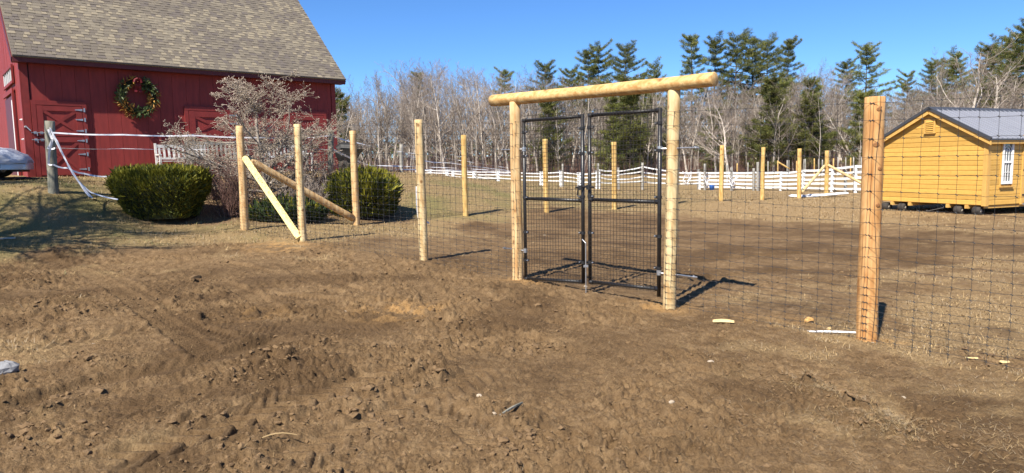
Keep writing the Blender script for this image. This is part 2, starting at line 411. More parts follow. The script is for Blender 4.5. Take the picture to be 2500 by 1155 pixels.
TW = np.linalg.solve(A, np.concatenate([ctrl[:, 2], np.zeros(3)]))
def ground(x, y):
    x = np.asarray(x, dtype=np.float64); y = np.asarray(y, dtype=np.float64)
    z = TW[n] + TW[n + 1] * x + TW[n + 2] * y
    for i in range(n):
        z = z + TW[i] * _tps((x - ctrl[i, 0]) ** 2 + (y - ctrl[i, 1]) ** 2)
    return z
def gz(x, y): return float(ground(x, y))
def GP(px, py):
    """point of the ground seen at a photo pixel"""
    d = CR @ Vector(((px - CX) / FPX, -(py - CY) / FPX, -1.0)); d = d / d.y
    lo, hi = 1.0, 1.0
    Y = 2.0
    while Y < 200:
        p = Vector((0, 0, EYE)) + d * Y
        if p.z < gz(p.x, p.y): break
        lo = Y; Y *= 1.06
    hi = Y
    for _ in range(18):
        m_ = (lo + hi) / 2; p = Vector((0, 0, EYE)) + d * m_
        if p.z < gz(p.x, p.y): hi = m_
        else: lo = m_
    return Vector((0, 0, EYE)) + d * hi

# ---- ground cover zones, control splats (dry grass, green, dampness)
zpts = []
def Z(px, py, dry, green, wet):
    p = GP(px, py); zpts.append((p.x, p.y, dry, green, wet))
for a in [(0, 480, .9, .5, 0), (150, 500, .9, .5, 0), (80, 540, .95, .55, 0), (250, 560, .95, .5, 0), (60, 585, .9, .4, .1), (220, 600, .55, .5, .2), (400, 575, .85, .4, .1), (500, 560, .9, .4, 0),
          (560, 580, .8, .25, .1), (680, 575, .85, .1, .1), (640, 545, .95, .1, 0), (820, 555, .9, .1, .1), (300, 625, .2, .1, .2), (100, 640, .25, .1, .3), (500, 620, .2, 0, .2), (0, 700, .05, 0, .5), (60, 860, .45, 0, .2), (50, 800, .3, 0, .3),
          (300, 700, .1, 0, .4), (600, 700, .0, 0, .35), (900, 650, .05, 0, .3), (720, 610, .3, 0, .25), (900, 590, .35, 0, .15), (1100, 600, .25, 0, .2), (1000, 555, .75, .1, .05), (1200, 560, .2, 0, .4),
          (1150, 520, .95, .3, 0), (1000, 490, .95, .45, 0), (1200, 480, .95, .5, 0), (1400, 490, .95, .3, 0), (1600, 500, .95, .15, 0), (1400, 530, .1, 0, .5), (1550, 540, .0, 0, .5), (1800, 510, .95, 0, 0), (2000, 505, .9, 0, 0), (2300, 545, .5, 0, .05), (2480, 545, .5, 0, .05), (2100, 530, .7, 0, .1),
          (1800, 560, .0, 0, .5), (2050, 580, .0, 0, .6), (2300, 585, .25, 0, .5), (1700, 640, .0, 0, .55), (1950, 640, .0, 0, .6), (2200, 625, .1, 0, .55), (2450, 600, .3, 0, .4), (2480, 640, .6, 0, .1), (2300, 680, .58, 0, .1), (2100, 700, .42, 0, .2), (1900, 720, .35, 0, .2), (1780, 740, .35, 0, .2), (2000, 780, .5, 0, .2), (2250, 760, .62, 0, .1), (2450, 760, .62, 0, .1), (2450, 860, .7, 0, .2),
          (1700, 790, .25, 0, .3), (1850, 860, .4, 0, .25), (2050, 850, .6, 0, .2), (2300, 880, .65, 0, .2), (2150, 920, .2, 0, .45), (2400, 950, .35, 0, .3), (2000, 960, .3, 0, .4), (2150, 1030, .45, 0, .3), (2400, 1080, .3, 0, .35), (2000, 1100, .15, 0, .3), (1700, 950, .1, 0, .2), (1700, 1100, .1, 0, .2),
          (1300, 750, .05, 0, .25), (1000, 740, .1, 0, .2), (900, 850, .0, 0, .4), (1300, 900, .0, 0, .3), (1300, 1050, .0, 0, .3), (1000, 1000, 0, 0, .3), (700, 900, 0, 0, .4), (700, 1050, 0, 0, .4), (400, 900, .05, 0, .55), (300, 1000, .05, 0, .6), (100, 980, .1, 0, .6), (80, 1100, .35, 0, .1), (300, 1120, .3, 0, .2), (550, 1120, .1, 0, .3),
          (1000, 1120, .05, 0, .2), (1500, 1130, .1, 0, .2), (1450, 640, .0, 0, .5), (1150, 690, .05, 0, .25), (1500, 700, .05, 0, .3), (1450, 860, .05, 0, .15), (1550, 800, .1, 0, .2)]: Z(*a)
for x, y, d, g, wv in [(-30, 60, .95, .25, 0), (0, 60, .95, .3, 0), (30, 60, .9, .1, 0), (60, 60, .9, .1, 0), (-20, 25, .9, .4, 0), (40, 30, .85, 0, 0), (0, 0, .1, 0, .3), (10, 0, .4, 0, .2), (-10, 0, .3, 0, .2), (-15, 8, .9, .5, 0), (0, 40, .95, .2, 0), (20, 40, .95, .05, 0), (-9, 23, .5, 0, 0), (-5, 27, .8, .1, 0)]:
    zpts.append((x, y, d, g, wv))
zpts = np.array(zpts)
ZC = np.stack([np.arctan2(zpts[:, 0], zpts[:, 1] + 3) * 1.6, np.log(np.hypot(zpts[:, 0], zpts[:, 1] + 3))], 1)
def zones(x, y):
    wx = (fbm(x * .55, y * .55, 4, 91) - .5) * 1.5; wy = (fbm(x * .55 + 40, y * .55, 4, 95) - .5) * 1.5
    a = np.arctan2(x + wx, y + wy + 3) * 1.6; r = np.log(np.hypot(x + wx, y + wy + 3))
    num = np.zeros(x.shape + (3,)); den = np.zeros(x.shape)
    for i in range(len(zpts)):
        wgt = 1.0 / ((a - ZC[i, 0]) ** 2 + (r - ZC[i, 1]) ** 2 + 1e-4) ** 1.8
        den += wgt
        for k in range(3): num[..., k] += wgt * zpts[i, 2 + k]
    z = num / den[..., None]
    nz = fbm(x * 2.2, y * 2.2, 5, 51, .6) - .5
    dry = sstep(.30, .70, z[..., 0] + nz * .9)
    green = np.clip(z[..., 1] * (1.0 + (fbm(x * .8, y * .8, 3, 61) - .5) * 2.6), 0, 1)
    wet = sstep(.12, .72, z[..., 2] + (fbm(x * 1.1, y * 1.1, 5, 71, .6) - .5) * 1.5)
    return dry, green, wet

# ---- wheel tracks in the mud: (pixel polyline, half width, depth, lug pitch, chevron)
def path(pts): return np.array([[GP(a, b).x, GP(a, b).y] for a, b in pts])
tracks = [(path([(230, 1025), (320, 1003), (464, 972), (560, 950)]), .16, .022, .12, 1.2),
          (path([(400, 1075), (490, 1034), (650, 990), (760, 940)]), .17, .026, .13, -1.2),
          (path([(150, 935), (300, 905), (490, 866), (600, 850)]), .16, .024, .12, 1.2),
          (path([(930, 612), (975, 650), (1030, 695), (1070, 750)]), .14, .025, .075, .8),
          (path([(190, 640), (300, 690), (380, 745), (464, 802), (580, 835)]), .15, .03, .08, .9),
          (path([(690, 640), (770, 680), (860, 708), (960, 720)]), .15, .025, .08, .9),
          (path([(520, 640), (600, 655), (660, 668)]), .15, .025, .08, .9),
          (path([(560, 830), (700, 800), (850, 790), (1000, 800)]), .16, .02, .08, -.9),
          (path([(640, 720), (760, 730), (880, 742), (1010, 770), (1120, 800)]), .13, .024, .07, .8),
          (path([(420, 650), (520, 680), (610, 720), (680, 775)]), .13, .024, .07, .8),
          (path([(1100, 690), (1180, 730), (1300, 780), (1450, 850), (1560, 920)]), .14, .02, .075, .8),
          (path([(60, 760), (200, 740), (330, 735), (450, 720)]), .15, .026, .09, .9),
          (path([(880, 960), (1020, 985), (1150, 1040), (1240, 1110)]), .15, .022, .09, .9),
          (path([(1700, 640), (1850, 625), (2050, 612), (2300, 600)]), .16, .03, .5, 0),
          (path([(1680, 690), (1900, 660), (2150, 640), (2400, 625)]), .16, .03, .5, 0),
          (path([(0, 1010), (250, 935), (520, 880), (720, 820)]), .20, .05, .5, 0),
          (path([(200, 1150), (500, 1062), (800, 962), (1020, 890)]), .20, .05, .16, 1.0),
          (path([(0, 870), (200, 832), (430, 790)]), .18, .04, .14, -1.0),
          (path([(90, 625), (200, 660), (300, 715), (400, 790), (520, 870)]), .14, .03, .075, .8),
          (path([(640, 1150), (860, 1060), (1080, 960), (1230, 880)]), .18, .03, .14, 1.0),
          (path([(1220, 1030), (1255, 1000), (1290, 970)]), .07, .03, .5, 0)]
piles = []
for px, py, r, h in [(790, 832, .22, .09), (1045, 905, .20, .13), (1060, 930, .15, .11), (655, 880, .22, .07), (1090, 785, .25, .09), (1040, 790, .2, .07), (95, 692, .30, .10), (50, 700, .25, .08), (560, 640, .25, .06), (150, 745, .4, .06), (230, 760, .35, .07),
                     (850, 1000, .16, .07), (900, 960, .16, .08), (300, 930, .2, .06), (180, 960, .2, .06), (110, 1000, .22, .07), (540, 925, .18, .06), (700, 1020, .16, .05), (1950, 940, .22, .06), (2070, 975, .2, .07), (2180, 1040, .22, .07), (1960, 945, .15, .07), (2400, 875, .3, .05), (470, 1010, .16, .05), (620, 620, .2, .05), (575, 630, .18, .05), (240, 885, .25, .05), (600, 1100, .2, .05), (1240, 1080, .2, .03), (900, 1020, .18, .05), (940, 1060, .2, .04), (150, 1080, .25, .05), (80, 1060, .25, .05), (1100, 830, .2, .05), (730, 855, .2, .05), (1300, 845, .25, .03)]:
    p = GP(px, py); piles.append((p.x, p.y, r, h))

def micro(x, y, dry, wet):
    r = np.hypot(x, y)
    mud = 1 - dry
    nearf = 1 - sstep(14, 30, r)
    warpx = x + (fbm(x * 3, y * 3, 3, 5) - .5) * .3; warpy = y + (fbm(x * 3 + 9, y * 3, 3, 6) - .5) * .3
    h = (fbm(x * .7, y * .7, 3, 11) - .5) * .09 * nearf
    rough = .30 + 1.1 * sstep(.42, .68, fbm(x * .9, y * .9, 3, 21))
    n1 = np.abs(fbm(warpx * 4, warpy * 4, 3, 31) - .5) * 2
    n2 = np.abs(fbm(warpx * 11, warpy * 11, 3, 33, .6) - .5) * 2
    n3 = fbm(warpx * 30, warpy * 30, 2, 35, .6) - .5
    n4 = vnoise(x * 75, y * 75, 37) - .5
    near = 1 - sstep(7, 14, r)
    hm = (.046 * (n1 - .25) + .066 * (n2 - .25)) * rough + .036 * n3 * (.4 + .6 * rough) + .019 * n4 * near + .012 * (vnoise(x * 48 + 3, y * 48, 39) - .5)
    gl = posts['gate_l'][0]; grr = posts['gate_r'][0]; pn = sstep(-.2, .6, ((x - gl.x) * (gl.y - grr.y) + (y - gl.y) * (grr.x - gl.x)) / math.hypot(grr.x - gl.x, grr.y - gl.y))
    hm = hm * (1 - .62 * pn) + pn * .010 * np.sin((x * .42 + y * .91) * 26 + 3 * fbm(x * 1.5, y * 1.5, 2, 3)) * fbm(x * 2, y * 2, 2, 9)
    hg = .026 * (n2 - .3) + .022 * n3 + .009 * n4 * near
    h = h + (hm * mud * (.35 + .65 * nearf) + hg * dry * (.4 + .6 * nearf)) * (1 - .5 * sstep(15, 25, r))
    for px, py, pr, ph in piles:
        d2 = ((x - px) ** 2 + (y - py) ** 2) / (pr * pr)
        msk = d2 < 9
        if not msk.any(): continue
        g = np.exp(-d2[msk] * 1.3)
        lump = np.clip(fbm(x[msk] * 9, y[msk] * 9, 3, 41, .65) - .38, 0, 1) * 3.2 + np.clip(fbm(x[msk] * 26, y[msk] * 26, 2, 44) - .5, 0, 1) * 1.2
        h[msk] += ph * g * lump * .75
    for P, hw, dp, pitch, chev in tracks:
        bb = (x > P[:, 0].min() - .6) & (x < P[:, 0].max() + .6) & (y > P[:, 1].min() - .6) & (y < P[:, 1].max() + .6)
        if not bb.any(): continue
        X = x[bb]; Y = y[bb]; best = np.full(X.shape, 9.0); sd = np.zeros(X.shape); al = np.zeros(X.shape); acc = 0
        for i in range(len(P) - 1):
            a = P[i]; dv = P[i + 1] - a; L = np.hypot(*dv); dv = dv / L
            t = np.clip((X - a[0]) * dv[0] + (Y - a[1]) * dv[1], 0, L)
            qx = X - a[0] - dv[0] * t; qy = Y - a[1] - dv[1] * t; d = np.hypot(qx, qy)
            u = d < best; best[u] = d[u]; al[u] = acc + t[u]; sd[u] = (dv[0] * qy - dv[1] * qx)[u]; acc += L
        wob = (fbm(X * 3, Y * 3, 2, 81) - .5) * .05
        prof = sstep(hw * 1.05, hw * .85, np.abs(sd) + wob) * (best < hw * 1.3)
        rim = np.exp(-((np.abs(sd) + wob - hw * 1.2) / (hw * .22)) ** 2) * (best < hw * 1.8)
        ends = sstep(0, .25, al) * sstep(acc, acc - .25, al)
        lug = sstep(-.1, .5, np.sin(2 * np.pi * (al + chev * np.abs(sd)) / pitch)) if chev else 0
        fade = (.45 + .8 * fbm(X * 1.7, Y * 1.7, 2, 83)) * ends
        hb = h[bb]
        flat = hb * (1 - .75 * prof * ends)
        h[bb] = flat + fade * (prof * (-dp + lug * dp * .85) + rim * dp * .55 * (.5 + fbm(X * 14, Y * 14, 2, 85)))
    return h

# angular / radial grid centred near the viewpoint, dense where relief is close
ang = np.concatenate([np.linspace(-math.pi, -.82, 40, endpoint=False), np.linspace(-.82, .82, 860), np.linspace(.82, math.pi, 41)[1:-1]])
rr = [0.6]
while rr[-1] < 2.9: rr.append(rr[-1] * 1.12)
while rr[-1] < 15: rr.append(rr[-1] * 1.0038)
while rr[-1] < 45: rr.append(rr[-1] * 1.011)
while rr[-1] < 420: rr.append(rr[-1] * 1.07)
rr = np.array(rr)
AA, RR = np.meshgrid(ang, rr)
gx = RR * np.sin(AA); gy = RR * np.cos(AA)
dry, green, wet = zones(gx, gy)
gzv = ground(gx, gy) + micro(gx, gy, dry, wet)
na, nr = len(ang), len(rr)
idx = np.arange(na * nr).reshape(nr, na)
i0 = idx[:-1]; i1 = idx[1:]
f = np.stack([i0, np.roll(i0, -1, 1), np.roll(i1, -1, 1), i1], -1).reshape(-1, 4)
verts = np.stack([gx, gy, gzv], -1).reshape(-1, 3)

def ground_material():
    m = bpy.data.materials.new('muddy_ground'); m.use_nodes = True
    t = m.node_tree; N = t.nodes; L = t.links; p = N['Principled BSDF']
    p.inputs['Roughness'].default_value = .95; p.inputs['Specular IOR Level'].default_value = .15
    at = N.new('ShaderNodeAttribute'); at.attribute_name = 'cover'
    sp = N.new('ShaderNodeSeparateColor'); L.new(at.outputs['Color'], sp.inputs[0])
    co = N.new('ShaderNodeTexCoord')
    def noise(s, d=6, ro=.6):
        q = N.new('ShaderNodeTexNoise'); q.inputs['Scale'].default_value = s; q.inputs['Detail'].default_value = d
        q.inputs['Roughness'].default_value = ro; L.new(co.outputs['Object'], q.inputs['Vector']); return q.outputs['Fac']
    def ramp(fac, stops):
        q = N.new('ShaderNodeValToRGB'); e = q.color_ramp.elements
        while len(e) < len(stops): e.new(.5)
        for el, (pos, c) in zip(e, stops): el.position = pos; el.color = (*c, 1)
        L.new(fac, q.inputs['Fac']); return q.outputs['Color']
    def mix(fac, a, b, mode='MIX'):
        q = N.new('ShaderNodeMix'); q.data_type = 'RGBA'; q.blend_type = mode
        if isinstance(fac, float): q.inputs[0].default_value = fac
        else: L.new(fac, q.inputs[0])
        L.new(a, q.inputs[6]); L.new(b, q.inputs[7]); return q.outputs[2]
    mud = ramp(noise(9), [(.28, (.120, .073, .035)), (.5, (.176, .112, .056)), (.72, (.258, .172, .090))])
    mud2 = ramp(noise(70, 3), [(.3, (.62, .60, .58)), (.6, (1.1, 1.1, 1.1))])
    mud = mix(.75, mud, mud2, 'MULTIPLY')
    damp = ramp(noise(5), [(.3, (.080, .048, .023)), (.7, (.128, .079, .039))])
    damp = mix(.6, damp, mud2, 'MULTIPLY')
    c1 = mix(sp.outputs[2], mud, damp)
    strw = ramp(noise(55, 4, .7), [(.28, (.115, .071, .034)), (.45, (.235, .158, .078)), (.7, (.38, .27, .138))])
    gcol = ramp(noise(40, 4, .7), [(.3, (.075, .07, .025)), (.6, (.20, .185, .07)), (.8, (.38, .30, .14))])
    c2 = mix(sp.outputs[1], strw, gcol)
    c = mix(sp.outputs[0], c1, c2)
    # orange sawdust patches
    sd = N.new('ShaderNodeAttribute'); sd.attribute_name = 'sawdust'
    sp2 = N.new('ShaderNodeSeparateColor'); L.new(sd.outputs['Color'], sp2.inputs[0])
    sdc = ramp(noise(60, 3), [(.3, (.30, .16, .05)), (.7, (.55, .33, .13))])
    c = mix(sp2.outputs[0], c, sdc)
    lit = ramp(noise(14, 5, .7), [(.3, (.085, .05, .032)), (.7, (.20, .118, .075))])
    c = mix(sp2.outputs[1], c, lit)
    L.new(c, p.inputs['Base Color'])
    bm = N.new('ShaderNodeBump'); bm.inputs['Strength'].default_value = .9; bm.inputs['Distance'].default_value = .03
    L.new(noise(48, 8, .7), bm.inputs['Height']); L.new(bm.outputs['Normal'], p.inputs['Normal'])
    return m
M['ground'] = ground_material()
gme = mesh_np('ground', verts, f, M['ground'], True)
ca = gme.color_attributes.new('cover', 'FLOAT_COLOR', 'POINT')
col = np.ones((na * nr, 4), dtype=np.float32)
col[:, 0] = dry.ravel() * .92; col[:, 1] = green.ravel(); col[:, 2] = wet.ravel()
ca.data.foreach_set('color', col.ravel())
# sawdust round post feet, leaf litter under shrubs and in the wood
sawd = np.zeros_like(gx); litt = np.zeros_like(gx)
sn = fbm(gx * 7, gy * 7, 4, 101)
for px, py, r, s in [(690, 600, .55, 1.), (985, 757, .45, .9), (1620, 745, .35, .8), (1290, 690, .25, .6), (640, 770, .3, .35), (1900, 790, .4, .4), (2160, 830, .22, .7), (650, 590, .5, .5), (1265, 682, .25, .6)]:
    p = GP(px, py); sawd = np.maximum(sawd, s * np.exp(-((gx - p.x) ** 2 + (gy - p.y) ** 2) / r ** 2) * sstep(.38, .6, sn))
for px, py, r in [(540, 515, 1.3), (640, 500, 1.5), (760, 500, 1.4), (860, 515, 1.1), (430, 530, .9), (520, 540, .6), (920, 530, .9)]:
    p = GP(px, py); litt = np.maximum(litt, np.exp(-((gx - p.x) ** 2 + (gy - p.y) ** 2) / r ** 2 * 1.1) * sstep(.2, .5, sn + .15))
litt = np.maximum(litt, sstep(68, 76, gy + (fbm(gx * .15, gy * .15, 3, 5) - .5) * 10))
ca2 = gme.color_attributes.new('sawdust', 'FLOAT_COLOR', 'POINT')
col = np.zeros((na * nr, 4), dtype=np.float32); col[:, 0] = sawd.ravel() * .8; col[:, 1] = litt.ravel()
ca2.data.foreach_set('color', col.ravel())
kind(obj('ground', gme), 'structure')
def surf(x, y):
    """ground height with relief, arrays"""
    x = np.asarray(x, dtype=np.float64); y = np.asarray(y, dtype=np.float64)
    d, g, wv = zones(x, y)
    return ground(x, y) + micro(x, y, d, wv)
def sz1(x, y): return float(surf(np.array([x]), np.array([y]))[0])
# ================================================================== barn
barn = thing('barn', 'large red barn with a steep tan shingle roof and a wreath on its wall', 'barn', (BA.x, BA.y, bz))
TH = 0.05
up = V(0, 0, 1)
def WP(s, z, off=0.0):
    """point on the long wall: s along, z above barn floor, off outward"""
    return V(BA.x, BA.y, bz) + bu * s + up * z + bn * off
def wall_s(px, py):
    """(s, z) on the long wall under a photo pixel"""
    d = CR @ Vector(((px - CX) / FPX, -(py - CY) / FPX, -1.0)); e = Vector((0, 0, EYE))
    t = (BA - e).dot(bn) / d.dot(bn); p = e + d * t
    return (p - BA).dot(bu), p.z - bz
HALF = 6.0; SLOPE = 43.0; DEPTH = 2 * HALF
TANS = math.tan(R(SLOPE)); OVER = 0.40
# backing walls
mb = MB()
mb.box(WP(0.02, -.3, -.03), bu * (barn_len - .04), bback * .1, up * (WALL_H + .3))
mb.box(WP(0.02, -.3, -DEPTH + .1), bu * (barn_len - .04), bback * .1, up * (WALL_H + .3))
for s0 in (0.03, barn_len - .13):
    a = [WP(s0, -.3, -.03), WP(s0, -.3, -DEPTH + .03), WP(s0, WALL_H, -DEPTH + .03), WP(s0, WALL_H + (HALF - .03) * TANS, -HALF), WP(s0, WALL_H, -.03)]
    b = [p + bu * .1 for p in a]
    mb.add(a + b, [[0, 1, 2, 3, 4], [9, 8, 7, 6, 5]] + [[i, (i + 1) % 5, (i + 1) % 5 + 5, i + 5][::-1] for i in range(5)])
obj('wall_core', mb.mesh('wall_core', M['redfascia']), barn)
# vertical boards of the long wall
x = 0.16; r2 = random.Random(3)
while x < barn_len - .14:
    wd = min(r2.uniform(.34, .44), barn_len - .14 - x)
    if wd < .12: break
    m_ = MB(); t_ = .022 + r2.uniform(0, .003)
    m_.box(WP(x + .004, -.12 + r2.uniform(-.02, .02), 0), bu * (wd - .006), bn * t_, up * (WALL_H + .08))
    obj('wall_board', m_.mesh('wall_board', M['red']), barn); x += wd
# gable end boards (left end)
y = 0.16
while y < DEPTH - .14:
    wd = r2.uniform(.3, .4); m_ = MB(); t_ = .022 + r2.uniform(0, .006)
    a0 = WP(0, -.12, -y); a1 = WP(0, -.12, -min(y + wd - .01, DEPTH))
    h0 = WALL_H + (HALF - abs(y - HALF)) * TANS - .02; yy = min(y + wd - .01, DEPTH); h1 = WALL_H + (HALF - abs(yy - HALF)) * TANS - .02
    pts = [a0, a1, a1 - bu * t_, a0 - bu * t_]
    m_.hexa([p for p in pts] + [a0 + up * (h0 + .12), a1 + up * (h1 + .12), a1 - bu * t_ + up * (h1 + .12), a0 - bu * t_ + up * (h0 + .12)])
    obj('gable_board', m_.mesh('gable_board', M['red']), barn); y += wd
# corner boards
for s0, sg in ((-.035, 1), (barn_len - .125, 1)):
    m_ = MB(); m_.box(WP(s0, -.12, 0), bu * .16, bn * .045, up * (WALL_H + .06)); obj('corner_board', m_.mesh('corner_board', M['redtrim']), barn)
m_ = MB(); m_.box(WP(-.04, -.12, .04), bback * .19, -bu * .03, up * (WALL_H + .06)); obj('corner_board', m_.mesh('corner_board', M['redtrim']), barn)
# roof deck, fascia, soffit, rakes
rd = (bback + up * TANS).normalized()                # up-slope direction
rn = (bn * TANS + up).normalized()                   # roof normal
RL = (HALF + OVER) / math.cos(R(SLOPE))              # slope length
E0 = WP(-.22, WALL_H + .03 - OVER * TANS + .10, OVER)  # eave line start
EL = barn_len + .22 + .30
deck = MB(); deck.box(E0, bu * EL, rd * RL, -rn * .08)
rd2 = (-bback + up * TANS).normalized()
ridge = E0 + rd * RL
deck.box(ridge, bu * EL, -rd2 * RL, -(bback * TANS + up).normalized() * .08)
roof = obj('roof', deck.mesh('roof', SH[2]), barn)
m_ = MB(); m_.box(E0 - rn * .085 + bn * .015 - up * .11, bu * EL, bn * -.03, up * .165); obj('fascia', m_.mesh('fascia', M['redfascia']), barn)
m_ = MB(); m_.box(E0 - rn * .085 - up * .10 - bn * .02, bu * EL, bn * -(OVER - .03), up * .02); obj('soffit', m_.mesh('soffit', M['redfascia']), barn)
for s0 in (-.03, EL):
    m_ = MB(); m_.box(E0 + bu * s0 - rn * .082, bu * .03, rd * RL, -rn * .16); m_.box(ridge + bu * s0 - rn * .082, bu * .03, -rd2 * RL, -(bback * TANS + up).normalized() * .16)
    obj('rake_board', m_.mesh('rake_board', M['redfascia']), barn)
# metal drip edge
m_ = MB(); m_.box(E0 + bn * .02 - up * .03, bu * EL, bn * -.01, up * .035); obj('drip_edge', m_.mesh('drip_edge', M['darkmetal']), barn)
# shingles: courses of laminated tabs
EXP = .143; NC = int(RL / EXP)
tabs = []
r2 = random.Random(11)
def tab_noise(s, c): return float(vnoise(np.array([s * .9]), np.array([c * .23]), 5)[0])
for c in range(NC):
    s = -r2.uniform(0, .3); high = r2.random() < .5
    while s < EL:
        wd = r2.uniform(.10, .25)
        a = max(s, 0); b = min(s + wd, EL)
        if b - a > .05:
            tn = tab_noise(s, c) + r2.uniform(-.35, .35)
            k = (r2.choice([0, 1, 1]) if tn > .62 else r2.choice([0, 2, 2]) if tn > .4 else r2.choice([2, 3, 4])) if high else r2.choice([2, 3, 3, 4]) if tn < .62 else r2.choice([0, 2, 3])
            tabs.append((c, a, b, high, k))
        s += wd; high = not high
def tab_box(mb, c, a, b, high, k, o=None):
    th = .019 if high else .009
    p0 = E0 + rd * (c * EXP - .012) + bu * a
    sk = (b - a) * 0 + (.012 if high else 0)
    L = EXP + .02
    q = [p0 + rn * .001, p0 + bu * (b - a) + rn * .001, p0 + bu * (b - a - sk) + rd * L + rn * .001, p0 + bu * sk + rd * L + rn * .001]
    tq = [q[0] + rn * th, q[1] + rn * th, q[2] + rn * .004, q[3] + rn * .004]
    if o is not None: q = [v - o for v in q]; tq = [v - o for v in tq]
    mb.cur = k; mb.hexa(q + tq)
order = sorted(range(len(tabs)), key=lambda i: (tabs[i][1] + tabs[i][2]) * .5 * .35 + tabs[i][0] * EXP)
single = set([i for i in order if tabs[i][1] > .6][:300])
mb = MB()
for i, tb in enumerate(tabs):
    if i in single:
        m2 = MB(); tab_box(m2, *tb[:4], 0); me = m2.mesh('shingle', SH[tb[4]]); obj('shingle', me, roof)
    else: tab_box(mb, *tb)
kind(obj('shingle_courses', mb.mesh('shingle_courses', SH), roof), 'stuff')

# ---- stable doors on the long wall
def stable_door(s0, s1, z1, latch=True):
    W = s1 - s0; par = barn
    m_ = MB()                                                  # casing
    m_.box(WP(s0 - .11, -.1, .03), bu * .11, bn * .055, up * (z1 + .1)); m_.box(WP(s1, -.1, .03), bu * .11, bn * .055, up * (z1 + .1))
    m_.box(WP(s0 - .11, z1, .03), bu * (W + .22), bn * .057, up * .13)
    obj('door_casing', m_.mesh('door_casing', M['redtrim']), par)
    split = z1 * .56
    for z0, zz in ((.03, split - .012), (split + .012, z1 - .012)):
        leaf = MB(); leaf.box(WP(s0 + .012, z0, .025), bu * (W - .024), bn * .03, up * (zz - z0))
        d = obj('door', leaf.mesh('door', M['red']), par)
        fr = MB(); fw = .13 * W
        for aa in (s0 + .012, s1 - .012 - fw): fr.box(WP(aa, z0, .055), bu * fw, bn * .028, up * (zz - z0))
        for zb in (z0, zz - fw): fr.box(WP(s0 + .012 + fw, zb, .055), bu * (W - .024 - 2 * fw), bn * .026, up * fw)
        obj('door_frame', fr.mesh('door_frame', M['redtrim']), d)
        for sg in (0, 1):
            a = WP(s0 + .02 + fw, z0 + fw if sg else zz - fw, .066); b = WP(s1 - .02 - fw, zz - fw if sg else z0 + fw, .066)
            br = MB(); br.bar(a, b, .024 - .004 * sg, .085, up=(b - a).cross(bn)); obj('cross_brace', br.mesh('cross_brace', M['redtrim']), d)
        if latch:
            for zh in (z0 + .16, (z0 + zz) / 2 + .05, zz - .1)[:: 1 if z0 < .1 else 1]:
                hg = MB(); p = WP(s1 + .03, zh, .09)
                hg.box(p - up * .055, bu * .04, bn * .012, up * .11)
                q0 = WP(s1, zh - .03, .0885); q1 = WP(s1 - .19, zh - .008, .0885)
                hg.hexa([q0, q1, q1 + bn * .008, q0 + bn * .008, q0 + up * .06, q1 + up * .016, q1 + up * .016 + bn * .008, q0 + up * .06 + bn * .008])
                obj('strap_hinge', hg.mesh('strap_hinge', M['steel']), d)
        zl = split - .1 if z0 < .1 else split + .1
        lt = MB(); lt.tube([WP(s0 - .16, zl, .115), WP(s0 + .16, zl, .115)], .014, 8); lt.box(WP(s0 - .1, zl - .035, .086), bu * .07, bn * .03, up * .07); lt.box(WP(s0 + .05, zl - .035, .086), bu * .07, bn * .03, up * .07)
        lt.tube([WP(s0 - .02, zl, .12), WP(s0 - .02, zl - .09, .15)], .01, 6)
        obj('latch', lt.mesh('latch', M['steel']), d)
d1a, _ = wall_s(93, 340); d1b, _ = wall_s(205, 340); _, dz = wall_s(140, 258)
stable_door(d1a, d1b, dz)
d2a, _ = wall_s(462, 340); d2b, _ = wall_s(574, 340); stable_door(d2a, d2b, dz)
d3a, _ = wall_s(702, 345); d3b, _ = wall_s(790, 345); stable_door(d3a, d3b, dz, False)
# hook rod by the first door
m_ = MB(); p = WP(d1a - .28, dz * .64 + .1, .05); m_.tube([p, p + bn * .12 + up * .02, p + bn * .2 - up * .12 + bu * .1], .014, 6); m_.lathe(p - bn * .02, bn, [(0, .03), (.03, .03), (.04, .01)], 10)
obj('door_hook', m_.mesh('door_hook', M['steel']), barn)
# flood light under the eave corner
fl = tag(obj('flood_light', (lambda q: (q.lathe(WP(.02, WALL_H - .10, .05), bn, [(0, .05), (.04, .05), (.06, .03), (.10, .03)], 12), q)[1])(MB()).mesh('flood_light', M['dirtywhite']), None, tuple(WP(.02, WALL_H - .10, .05))),
         'white twin flood light under the barn eave at its corner', 'light')
for sg in (-1, 1):
    q = MB(); b0 = WP(.02, WALL_H - .10, .13); dr = (bu * sg * .8 + bn * .5 - up * .75).normalized()
    q.tube([b0, b0 + dr * .1], .02, 8); q.lathe(b0 + dr * .09, dr, [(0, .001), (0, .035), (.06, .05), (.13, .075), (.135, .07), (.12, .02)], 14)
    obj('lamp_head', q.mesh('lamp_head', M['dirtywhite'], True), fl)
# gable-end sliding door opening with white edge, transom above
m_ = MB(); m_.box(WP(-.03, -.1, -1.55), bback * 2.6, -bu * .035, up * 2.55); gd = obj('sliding_door', m_.mesh('sliding_door', M['redfascia']), barn)
m_ = MB(); m_.box(WP(-.068, -.1, -1.55), bback * .13, -bu * .05, up * 2.6); m_.box(WP(-.068, 2.5, -1.55), bback * 2.6, -bu * .045, up * .13); obj('door_track_trim', m_.mesh('door_track_trim', M['redtrim']), gd)
m_ = MB(); m_.box(WP(-.067, -.1, -1.95), bback * .16, -bu * .03, up * 2.4); obj('white_door_edge', m_.mesh('white_door_edge', M['white']), gd)
m_ = MB(); m_.box(WP(-.03, 2.82, -1.5), bback * 2.4, -bu * .02, up * .42); tr = obj('transom_window', m_.mesh('transom_window', M['glass']), barn)
for k in range(6):
    m_ = MB(); m_.box(WP(-.052, 2.84, -1.5 - k * .46), bback * .05, -bu * .025, up * .38); obj('muntin', m_.mesh('muntin', M['white']), tr)
